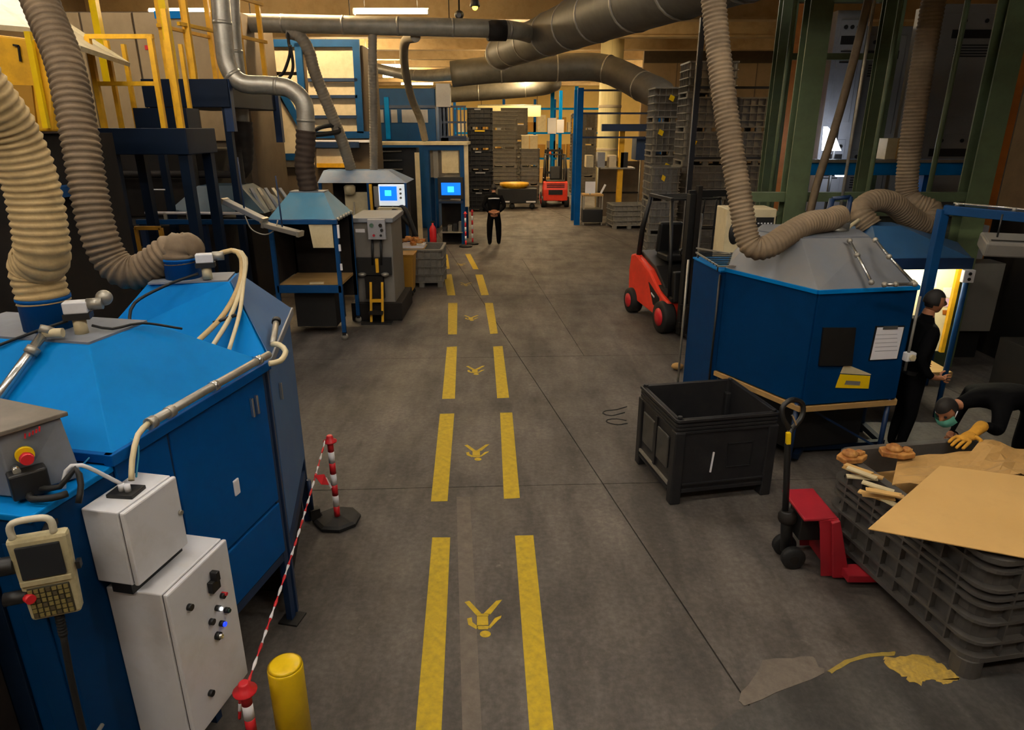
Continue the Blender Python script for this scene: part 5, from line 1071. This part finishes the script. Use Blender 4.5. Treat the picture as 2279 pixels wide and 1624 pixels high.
MB().bar((3.1,24.2,1.1),(3.25,24.2,1.4),.06).build('bottle', M_PAPER, mt_)
cm = thing('round_column', 'cream round column with ribbed cladding behind the ducts', 'column', (3.85,28.4,0))
b = MB(); b.lathe([(.44,0),(.44,6.64)], (3.85,28.4,0), 28); b.build('shaft', mat('pale yellow cladding','#e6d9a4',.6,var=.12,scale=3,stretch=(6,6,.4)), cm)
for z in (.02,2.4,4.0): MB().lathe([(.455,z),(.46,z+.02),(.46,z+.08),(.455,z+.1)], (3.85,28.4,0), 28).build('band', M_TAN, cm)
pole = thing('black_pole', 'thin tall black pole in front of the grey bin stacks', 'pole', (4.15,16.2,0))
MB().bar((4.12,16.2,0),(4.12,16.2,5.5),.11,.11,up=(0,1,0)).build('pole', M_BLACK, pole); MB().bx(4.0,4.24,16.08,16.32,0,.02).build('foot_plate', M_BLACK, pole)
MB().bar((4.05,16.13,.3),(4.05,16.13,5.2),.02,.02,up=(0,1,0)).build('edge', M_STEEL, pole)
for z in (1.0,2.6,4.1): MB().bar((4.12,16.2,z),(6.4,16.2,z),.05,.05).build('rail', M_BLACK, pole)
# far end clutter: posts, panels and signs under the lamps
fa = thing('far_rack', 'far storage rack with blue posts and pale boards at the end of the hall', 'rack', (2.4,44,0))
for x in (-3.5,-.5,1.4,2.6,4.0,5.4): MB().bx(x-.08,x+.08,43.9,44.1,0,4.9).build('post', M_BLUE_D, fa)
for z in (1.4,2.9,4.3): MB().bx(-3.5,5.4,43.85,44,z,z+.12).build('beam', M_BLUE, fa)
rnd = random.Random(11)
for z in (1.52,3.02):
    for k in range(14): x = -3.4+.62*k; MB().bx(x,x+.52,43.9,44.6,z,z+rnd.uniform(.4,1.0)).build('stored_box', rnd.choice((M_CREAM,M_TAN,M_CAB,M_GREY,M_YDARK,M_PAPER)), fa)
for k in range(6): MB().bx(-3.3+1.5*k,-2.2+1.5*k,43.9,44.8,0,rnd.uniform(.6,1.2)).build('stored_box', rnd.choice((M_GREY,M_BIN,M_CARD)), fa)
bs = thing('hanging_banner', 'pale yellow banner strip hanging across the far aisle', 'banner', (0,40,3.6))
MB().bx(-1.9,1.6,40,40.05,3.85,4.45).build('cloth', mat('pale yellow banner','#d9cf9a',.8,var=.1,scale=2), bs); MB().cyl((-1.9,40.02,4.45),(1.6,40.02,4.45),.03,8).build('rod', M_STEEL, bs)
for x in (-1.7,1.4): MB().cyl((x,40.02,4.45),(x,40.02,ZC),.015,6).build('cord', M_BLACK, bs)
for k, (x, y) in enumerate(((1.9,34),(3.2,36),(2.7,40))):
    t = thing('aisle_post', '%s blue steel post beside the far aisle lamps' % ('nearest','right hand','rearmost')[k], 'post', (x,y,0))
    MB().bx(x-.09,x+.09,y-.06,y+.06,0,5.2).build('post', M_BLUE, t); MB().bx(x-.16,x+.16,y-.13,y+.13,0,.02).build('foot_plate', M_BLUE_D, t)
    MB().bx(x-.2,x+.2,y-.09,y-.06,3.0,3.7).build('sign', M_PAPER if k != 1 else M_YEL, t)
# ------------------------------------------------------------------ ducts under the ceiling
def duct(name, label, pts, r, m, seams=1.2, r2=None, step=.15, smooth=True):
    path = crom(pts, step) if smooth else [Vector(p) for p in pts]
    if not smooth:
        q = []
        for i in range(len(path)-1):
            for k in range(6): q.append(path[i].lerp(path[i+1], k/6))
        path = q + [path[-1]]
    t = thing(name, label, 'duct', pts[0]); n = len(path)
    rr = [r + ((r2 or r)-r)*i/(n-1) for i in range(n)]
    MB().tube(path, rr, 24).build('tube', m, t)
    acc = 0
    for i in range(1, n-1):
        acc += (path[i]-path[i-1]).length
        if acc > seams: acc = 0; d = (path[i+1]-path[i-1]).normalized(); MB().tube([path[i]-d*.025, path[i]+d*.025], rr[i]*1.035, 24).build('seam_band', M_STEEL, t)
    return t
d0, d1 = Vector((-.3,20.4,5.2)), Vector((1.92,12.42,5.2)); dd = (d1-d0).normalized()
BD = duct('air_duct', 'huge round galvanised duct coming forward under the ceiling at the top', [d0 - dd*.2, d0 + dd*1.6, d0 + dd*4.2, d1, d1 + dd*4, d1 + dd*8.5], .40, M_DUCT, 1.3, .56, .3)
for s in (0, 4.5, 9): c = d1 + dd*s; MB().cyl(c + Vector((0,0,.45)), Vector((c.x, c.y, ZC)), .012, 6).build('hanger', M_BLACK, BD)
MB().tube([d0 - dd*.3, d0 - dd*.15, d0], [.3,.42,.44], 24).build('end_cone', M_STEEL, BD)
HD = duct('air_duct', 'horizontal galvanised duct crossing the hall at the top left into the huge duct', [V(498,50,15.2), V(700,54,15.2), V(950,60,15.2), V(1130,66,15.6), d0 + dd*4.1 + Vector((-.3,.2,0))], .175, mat('bright galvanised duct','#8f8a7c',.5,metal=.2,var=.2,scale=5,dirt='#5f584b',damt=.2,dscale=2), 1.1)
b = MB(); b.tube([V(1085,68,15.4), V(1125,68,15.5)], .2, 16); b.build('dark_sleeve', M_DARK, HD)  # dark sleeve around the duct near its joint
for px in (560, 780, 1000): q = V(px,54,15.2); MB().cyl(q, Vector((q.x,q.y,ZC)), .01, 6).build('hanger', M_BLACK, HD)
D2 = duct('air_duct', 'grey duct behind the huge one bending down to the right', [V(1005,165,24), V(1100,155,24), V(1220,151,24), V(1330,150,24), V(1385,168,23.4), V(1430,192,22.6), V(1470,212,21.8), V(1482,240,21.6)], .40, M_DUCT, 1.6, .45, .25)
MB().cyl(V(1200,151,24), Vector((V(1200,151,24).x, 24, ZC)), .012, 6).build('hanger', M_BLACK, D2)
D3 = duct('air_duct', 'thin silver duct in the distance left of the grey bending duct', [V(830,150,26), V(900,165,26), V(960,168,25.5), V(1020,163,25)], .16, M_STEEL, 1.5, .22)
MB().cyl(V(900,165,26), Vector((V(900,165,26).x, 26, ZC)), .012, 6).build('hanger', M_BLACK, D3)
D4 = duct('air_duct', 'low long duct far behind over the dark crates', [V(960,212,33), V(1080,205,33), V(1200,195,33), V(1235,185,34)], .35, M_DUCT, 2)
MB().cyl(V(1080,205,33), Vector((V(1080,205,33).x, 33, ZC)), .012, 6).build('hanger', M_BLACK, D4)
R1 = duct('riser_pipe', 'silver riser pipe at the upper left elbowing over to the work booth hood', [V(478,-200,11.2), V(486,-60,11.2), V(497,80,11.2), V(508,150,11.2), V(540,185,11.2), V(600,190,11.2), V(645,198,11.2), V(675,228,11.2), V(681,275,11.2), V(681,300,11.2)], .135, M_STEEL, .7, None, .05)
h = hose_mesh([V(681,290,11.2), V(680,330,11.2), V(678,370,11.2), Vector((-3.28,11.2,2.3))], .15, .09, .05, 16)
tag(h.build('flexible_duct_hose', mat('brown cloth hose','#33251b',.8,var=.3,scale=4)), 'brown cloth hose hanging from the silver riser into the pale blue hood', 'hose')
R2 = duct('riser_pipe', 'second silver pipe left of the first, ending in a black sleeve', [V(512,-150,12.2), V(517,60,12.2), V(530,180,12.2), V(538,285,12.2)], .13, M_STEEL, .8)
h = hose_mesh([V(538,270,12.2), V(541,320,12.2), V(538,370,12.2), V(520,385,12.2)], .17, .12, .04, 16)
tag(h.build('flexible_duct_hose', mat('black brown sleeve','#1f1813',.8,var=.3,scale=4)), 'black brown sleeve under the second silver pipe', 'hose')
for k, (pts, r_, lab) in enumerate((([V(640,72,15.2), V(668,82,15.2), V(688,115,15.2), V(700,160,15.2), V(730,235,15.4), V(760,310,15.6), V(781,375,15.8)], .12, 'thin silver hose slanting down from the horizontal duct to the hazy blue hood'),
                                    ([V(829,70,15.2), V(829,160,15.3), V(831,260,15.6), V(832,380,15.9)], .088, 'thin silver hose hanging straight down from the horizontal duct'),
                                    ([V(925,82,15.3), V(905,88,16), V(899,110,17), V(901,150,18), V(915,215,19.4), V(935,265,20.3), V(946,312,20.6)], .1, 'thin silver hose bending down to the display cabinet roof'))):
    h = hose_mesh(pts, r_, .06, .04, 14); tag(h.build('flexible_duct_hose', M_HOSE3), lab, 'hose')
bcb = wire('hanging_cable', [V(640,58,15.2), V(642,90,15.0), V(645,120,14.8), V(632,160,14.8), V(622,170,14.8), V(640,178,14.8), V(652,150,14.8), V(646,100,14.8)], .03, M_RUBBER)
tag(bcb, 'black cable drop looping below the horizontal duct', 'cable')
db_ = wire('cable_bundle', [V(690,295,15.2), V(715,283,15.3), V(745,280,15.45), V(755,292,15.45), V(725,298,15.3), V(695,300,15.2)], .05, M_RUBBER)
tag(db_, 'black cable bundle strapped to the slanting silver hose', 'cable')
sp = thing('pendant_spot', 'black pendant lamp with lit yellow bulb at the top edge', 'lamp', V(1057,10,16))
q = V(1057,8,16); MB().lathe([(.03,.12),(.09,.05),(.11,-.05),(.1,-.06)], q, 14).build('shade', M_BLACK, sp); MB().ball(q+Vector((0,0,-.07)), .06, 8).build('bulb', lamp_mat('yellow bulb','#ffe94a',5.0), sp); MB().cyl(q+Vector((0,0,.1)), Vector((q.x,q.y,ZC)), .012, 6).build('cord', M_BLACK, sp)
cm_ = thing('ceiling_speaker', 'small black camera housing hanging above the horizontal duct', 'camera', V(1022,35,16))
q = V(1022,33,16); MB().ball(q, .1, 8, (1,1,.9)).build('housing', M_BLACK, cm_); MB().cyl(q, Vector((q.x,q.y,ZC)), .02, 6).build('stem', M_BLACK, cm_); MB().cyl(q+Vector((0,-.11,-.02)), q+Vector((0,-.07,-.02)), .05, 10).build('lens', M_SCREEN, cm_)
# ------------------------------------------------------------------ people
def skin_mesh(J, Ed, root):
    names = list(J); idx = {n: i for i, n in enumerate(names)}
    me = bpy.data.meshes.new('skin'); me.from_pydata([J[n][0] for n in names], [(idx[a], idx[b_]) for a, b_ in Ed], [])
    ob = bpy.data.objects.new('skin', me); COL.objects.link(ob)
    sm = ob.modifiers.new('s', 'SKIN'); sm.use_smooth_shade = True; ob.modifiers.new('u', 'SUBSURF').levels = 2
    for i, n in enumerate(names):
        r = J[n][1]; me.skin_vertices[0].data[i].radius = r if isinstance(r, tuple) else (r, r); me.skin_vertices[0].data[i].use_root = (n == root)
    dg = bpy.context.evaluated_depsgraph_get(); dg.update()
    m2 = bpy.data.meshes.new_from_object(ob.evaluated_get(dg)); bpy.data.objects.remove(ob); bpy.data.meshes.remove(me)
    vs = [v.co.copy() for v in m2.vertices]; fs = [tuple(p.vertices) for p in m2.polygons]; bpy.data.meshes.remove(m2)
    return vs, fs
def add_hand(J, E_, key, wrist, d, up, sz=1.0, curl=.35):
    d = Vector(d).normalized(); up = Vector(up).normalized(); sd = d.cross(up).normalized(); w0 = Vector(wrist)
    J[key+'w'] = (w0, (.028*sz,.02*sz)); J[key+'p'] = (w0 + d*.06*sz, (.036*sz,.016*sz)); E_.append((key+'w', key+'p'))
    J[key+'k'] = (w0 + d*.09*sz, (.036*sz,.014*sz)); E_.append((key+'p', key+'k'))
    for i, (o, l) in enumerate(((-.03,.07),(-.01,.082),(.011,.077),(.031,.06))):
        a = w0 + d*.1*sz + sd*o*sz*1.15; q = a + (d + sd*o*2.5)*l*.5*sz - up*curl*.02*sz; e = q + (d - up*curl*1.6).normalized()*l*.5*sz
        for n_, p_, r_ in (('a',a,.0095),('b',q,.009),('c',e,.0075)): J[key+n_+str(i)] = (p_, r_*sz)
        E_ += [(key+'k', key+'a'+str(i)), (key+'a'+str(i), key+'b'+str(i)), (key+'b'+str(i), key+'c'+str(i))]
    a = w0 + d*.04*sz - sd*.035*sz; q = a + (d*.6 - sd).normalized()*.035*sz; e = q + (d - sd*.3).normalized()*.035*sz
    for n_, p_, r_ in (('ta',a,.012),('tb',q,.011),('tc',e,.009)): J[key+n_] = (p_, r_*sz)
    E_ += [(key+'p', key+'ta'), (key+'ta', key+'tb'), (key+'tb', key+'tc')]
def head_verts(c, fwd, up, s=1.0, grow=0., n=26):
    fwd = Vector(fwd).normalized(); up = Vector(up); up = (up - fwd*up.dot(fwd)).normalized(); rt = fwd.cross(up)
    def g(d, t, w): t = Vector(t).normalized(); return math.exp(-(d-t).length_squared/(w*w))
    vs = []; fs = []; nr = n; nc = n+6; dirs = []
    for i in range(nr+1):
        for k in range(nc):
            th = PI*i/nr; a = 2*PI*k/nc; dirs.append(Vector((math.sin(th)*math.cos(a), math.sin(th)*math.sin(a), math.cos(th))))
    for d in dirs:
        r = Vector((d.x*.074, d.y*.095, d.z*.115))
        if d.z < -.2 and d.y < 0: r.y *= .75
        if d.z < -.3: r.x *= 1 - .25*(-d.z-.3)
        e = .03*g(d,(0,1,-.12),.17) + .012*g(d,(0,1,.02),.14) + .006*g(d,(0,1,.3),.35) + .008*g(d,(0,.9,-.5),.2) + .018*g(d,(0,.75,-.85),.25) - .012*(g(d,(.36,.9,.1),.16)+g(d,(-.36,.9,.1),.16)) - .006*g(d,(0,1,-.4),.06) + .018*(g(d,(1,-.1,-.05),.17)+g(d,(-1,-.1,-.05),.17))
        r = r*(1 + grow) + d*e*(1 if grow == 0 else .6)
        vs.append(Vector(c) + (rt*r.x + fwd*r.y + up*r.z)*s)
    for i in range(nr):
        for k in range(nc): fs.append((i*nc+k, (i+1)*nc+k, (i+1)*nc+(k+1)%nc, i*nc+(k+1)%nc))
    return vs, fs, dirs, nc
def person(label, loc, rz, J, E_, head_c, fwd, up, hands, cat='person', cloth=None, bare=True):
    t = thing('person', label, cat, loc, rz, None, local=True)
    vs, fs = skin_mesh(J, E_, 'pelvis'); nb = len(fs); ov = len(vs)
    hv, hf, dirs, nc = head_verts(head_c, fwd, up)
    me = bpy.data.meshes.new('body'); me.from_pydata(vs + hv, [], fs + [tuple(i+ov for i in f) for f in hf])
    for m in (cloth or M_CLOTH, M_SKIN, M_RUBBER): me.materials.append(m)
    for i, p in enumerate(me.polygons):
        p.use_smooth = True
        if i >= nb: p.material_index = 1
        elif bare and any((p.center - Vector(h)).length < .13 for h in hands): p.material_index = 1
        elif p.center.z < .085: p.material_index = 2
        elif (p.center - Vector(head_c)).length < .15: p.material_index = 1
    bm = bmesh.new(); bm.from_mesh(me); bmesh.ops.recalc_face_normals(bm, faces=bm.faces); bm.to_mesh(me); bm.free()
    o = bpy.data.objects.new('body', me); COL.objects.link(o); o.parent = t; OFF[o] = Vector((0,0,0))
    gv, gf, dirs, nc = head_verts(head_c, fwd, up, 1.0, .07); b = MB()
    keep = [f for f in gf if all((dirs[i].z > .42) or (dirs[i].y < .25 and dirs[i].z > -.25) or (dirs[i].y < -.2 and dirs[i].z > -.55) for i in f)]
    b._add(gv, keep, True); used = sorted({i for f in b.f for i in f}); mp_ = {i: k for k, i in enumerate(used)}
    b.v = [b.v[i] for i in used]; b.f = [[mp_[i] for i in f] for f in b.f]; b.build('hair', M_HAIR, t)
    F_ = Vector(fwd).normalized(); U_ = Vector(up); U_ = (U_ - F_*U_.dot(F_)).normalized(); R_ = F_.cross(U_)
    for s in (-1, 1): MB().ball(Vector(head_c) + F_*.083 + R_*s*.032 + U_*.012, .011, 6).build('eye', M_SCREEN, t)
    return t
# walking man seen from behind, hands clasped behind the back
J = {'pelvis': ((0,0,.93),(.15,.11)), 'waist': ((0,.0,1.08),(.18,.125)), 'chest': ((0,.02,1.3),(.2,.14)), 'neckb': ((0,.02,1.43),(.1,.08)), 'neck': ((0,.04,1.5),.055), 'skull': ((0,.07,1.58),.06)}
E_ = [('pelvis','waist'),('waist','chest'),('chest','neckb'),('neckb','neck'),('neck','skull')]
for s, n in ((-1,'l'),(1,'r')):
    J.update({n+'sh': ((s*.21,.01,1.38),.085), n+'el': ((s*.31,-.07,1.13),.065), n+'fa': ((s*.17,-.14,1.0),.042), n+'hip': ((s*.09,0,.86),.1), n+'th': ((s*.12,.02*s,.66),.108), n+'kn': ((s*.13,.04*s+.02,.48),.092), n+'ca': ((s*.135,.0,.28),.085), n+'an': ((s*.13,-.04+.04*s,.1),.062), n+'ft': ((s*.14,.09+.04*s,.05),.045)})
    E_ += [('chest',n+'sh'),(n+'sh',n+'el'),(n+'el',n+'fa'),('pelvis',n+'hip'),(n+'hip',n+'th'),(n+'th',n+'kn'),(n+'kn',n+'ca'),(n+'ca',n+'an'),(n+'an',n+'ft')]
    add_hand(J, E_, n+'h', (s*.1,-.17,.965), (-s,-.1,-.25), (0,-1,0)); E_.append((n+'fa', n+'hw'))
pp = W(1100,546); pp.z = 0
PM = person('person in black walking away down the walkway with hands behind the back', pp, .05, J, E_, (0,.09,1.62), (0,1,-.35), (0,.3,1), [(-.04,-.19,.94),(.04,-.19,.94)])
b = MB(); b.tube([(x*.155,-.125+.05*x*x,1.36-.012*abs(x)) for x in (-1,-.6,-.2,.2,.6,1)], .017, 8); b.build('reflective_stripe', M_PAPER, PM)
MB().prism(rrect(-.16,.16,-.115,.11,.08,3), .91, .95).build('belt', M_RUBBER, PM)
# standing worker in profile before the lit board
J = {'pelvis': ((0,0,.95),(.15,.12)), 'waist': ((0,.0,1.1),(.145,.11)), 'chest': ((0,.02,1.33),(.17,.13)), 'neckb': ((0,.02,1.45),(.1,.09)), 'neck': ((0,.03,1.53),.055), 'skull': ((0,.04,1.6),.06)}
E_ = [('pelvis','waist'),('waist','chest'),('chest','neckb'),('neckb','neck'),('neck','skull')]
for s, n in ((-1,'l'),(1,'r')):
    el = ((.25*s, -.08, 1.13),.052); fa = ((.26*s, .02, .98),.043)
    J.update({n+'sh': ((s*.2,.01,1.4),.072), n+'el': el, n+'fa': fa, n+'hip': ((s*.09,0,.87),.1), n+'th': ((s*.1,.0,.66),.083), n+'kn': ((s*.1,.02,.49),.062), n+'ca': ((s*.1,-.01,.28),.055), n+'an': ((s*.1,-.03,.09),.042), n+'ft': ((s*.12,.1,.05),.045)})
    E_ += [('chest',n+'sh'),(n+'sh',n+'el'),(n+'el',n+'fa'),('pelvis',n+'hip'),(n+'hip',n+'th'),(n+'th',n+'kn'),(n+'kn',n+'ca'),(n+'ca',n+'an'),(n+'an',n+'ft')]
    add_hand(J, E_, n+'h', (s*.25,.1,.95), (-.2*s,1,-.1), (s,0,.2)); E_.append((n+'fa', n+'hw'))
PS = person('person in black standing in profile before the lit notice board', (4.06,6.42,0), -PI/2 - .1, J, E_, (0,.06,1.655), (0,1,-.12), (0,.1,1), [(.23,.17,.93),(-.23,.17,.93)])
MB().prism(rrect(-.16,.16,-.12,.12,.08,3), .93,.97).build('belt', M_RUBBER, PS)
# bending worker with green mask reaching into the bin (local frame: faces +y)
BLc = Vector((4.72,5.5,0)); rzb = math.radians(100)
def lw(x, y, z): return Matrix.Rotation(-rzb,3,'Z') @ (Vector((x,y,z)) - BLc)
J = {'pelvis': (lw(4.7,5.5,.92),(.15,.13)), 'waist': (lw(4.48,5.45,1.06),(.145,.12)), 'chest': (lw(4.2,5.4,1.1),(.17,.14)), 'neckb': (lw(3.98,5.34,1.08),(.1,.09)), 'neck': (lw(3.86,5.31,1.05),.06), 'skull': (lw(3.76,5.28,1.03),.06)}
E_ = [('pelvis','waist'),('waist','chest'),('chest','neckb'),('neckb','neck'),('neck','skull')]
gl = {'l': (lw(3.86,4.98,.99), lw(3.58,4.83,.93)), 'r': (lw(3.95,5.5,.72), lw(3.85,5.42,.6))}
for s, n in ((-1,'l'),(1,'r')):
    yy = -.2 if n == 'l' else .2
    sh = lw(4.08, 5.37+yy, 1.04); el = lw(4.02,5.08,.88) if n == 'l' else lw(4.05,5.62,.85)
    J.update({n+'sh': (sh,.075), n+'el': (el,.055), n+'hip': (lw(4.72,5.5+yy*.5,.85),.11), n+'kn': (lw(4.68,5.5+yy*.6,.48),.07), n+'ca': (lw(4.74,5.5+yy*.6,.28),.058), n+'an': (lw(4.76,5.5+yy*.6,.09),.045), n+'ft': (lw(4.62,5.48+yy*.6,.05),.045)})
    E_ += [('chest',n+'sh'),(n+'sh',n+'el'),('pelvis',n+'hip'),(n+'hip',n+'kn'),(n+'kn',n+'ca'),(n+'ca',n+'an'),(n+'an',n+'ft')]
    if n == 'l': J['lfa'] = (lw(3.86,5.0,.97),.042); E_.append((n+'el','lfa'))
    else: add_hand(J, E_, 'rh', gl['r'][0], gl['r'][1]-gl['r'][0], (0,1,.3)); E_.append((n+'el','rhw'))
hc = lw(3.67,5.24,1.01); fw = (lw(3.4,5.05,.72)-hc)
PB = person('person in black bending over the grey bin wearing a green mask', BLc, rzb, J, E_, hc, fw, lw(3.5,5.2,1.3)-hc, [gl['r'][1]])
F_ = fw.normalized(); U_ = (lw(3.5,5.2,1.3)-hc); U_ = (U_-F_*U_.dot(F_)).normalized(); R_ = F_.cross(U_)
vs = []; fs = []
for i in range(7):
    for j in range(5):
        a = -1.15 + 2.3*i/6; h_ = -.085 + .085*j/4; r_ = .1 + .012*(1-abs(j-2)/2) + .012*math.cos(a)
        vs.append(Vector(hc) + F_*math.cos(a)*(r_+.012) + R_*math.sin(a)*.085 + U_*h_)
for i in range(6):
    for j in range(4): a = i*5+j; fs.append((a,a+1,a+6,a+5))
k = len(vs); b = MB(); b._add(vs + [v_ + (v_-Vector(hc)).normalized()*.004 for v_ in vs], fs + [tuple(reversed([x+k for x in f])) for f in fs], True); b.build('face_mask', M_MASK, PB)
for s in (-1,1): MB().tube([Vector(hc)+F_*.05+R_*s*.08+U_*-.02, Vector(hc)+R_*s*.09+U_*.01], .004, 5).build('mask_strap', M_PAPER, PB)
J = {}; E_ = []
J['cuff'] = (lw(3.82,4.975,1.0),.06); J['cuff2'] = (lw(3.74,4.93,.975),.05); E_.append(('cuff','cuff2'))
add_hand(J, E_, 'g', lw(3.70,4.905,.955), lw(3.4,4.74,.9)-lw(3.7,4.905,.955), (0,0,1), 1.55, .2); E_.append(('cuff2','gw'))
vs, fs = skin_mesh(J, E_, 'cuff'); b = MB(); b._add(vs, fs, True); b.build('work_glove', M_LEATHER, PB)
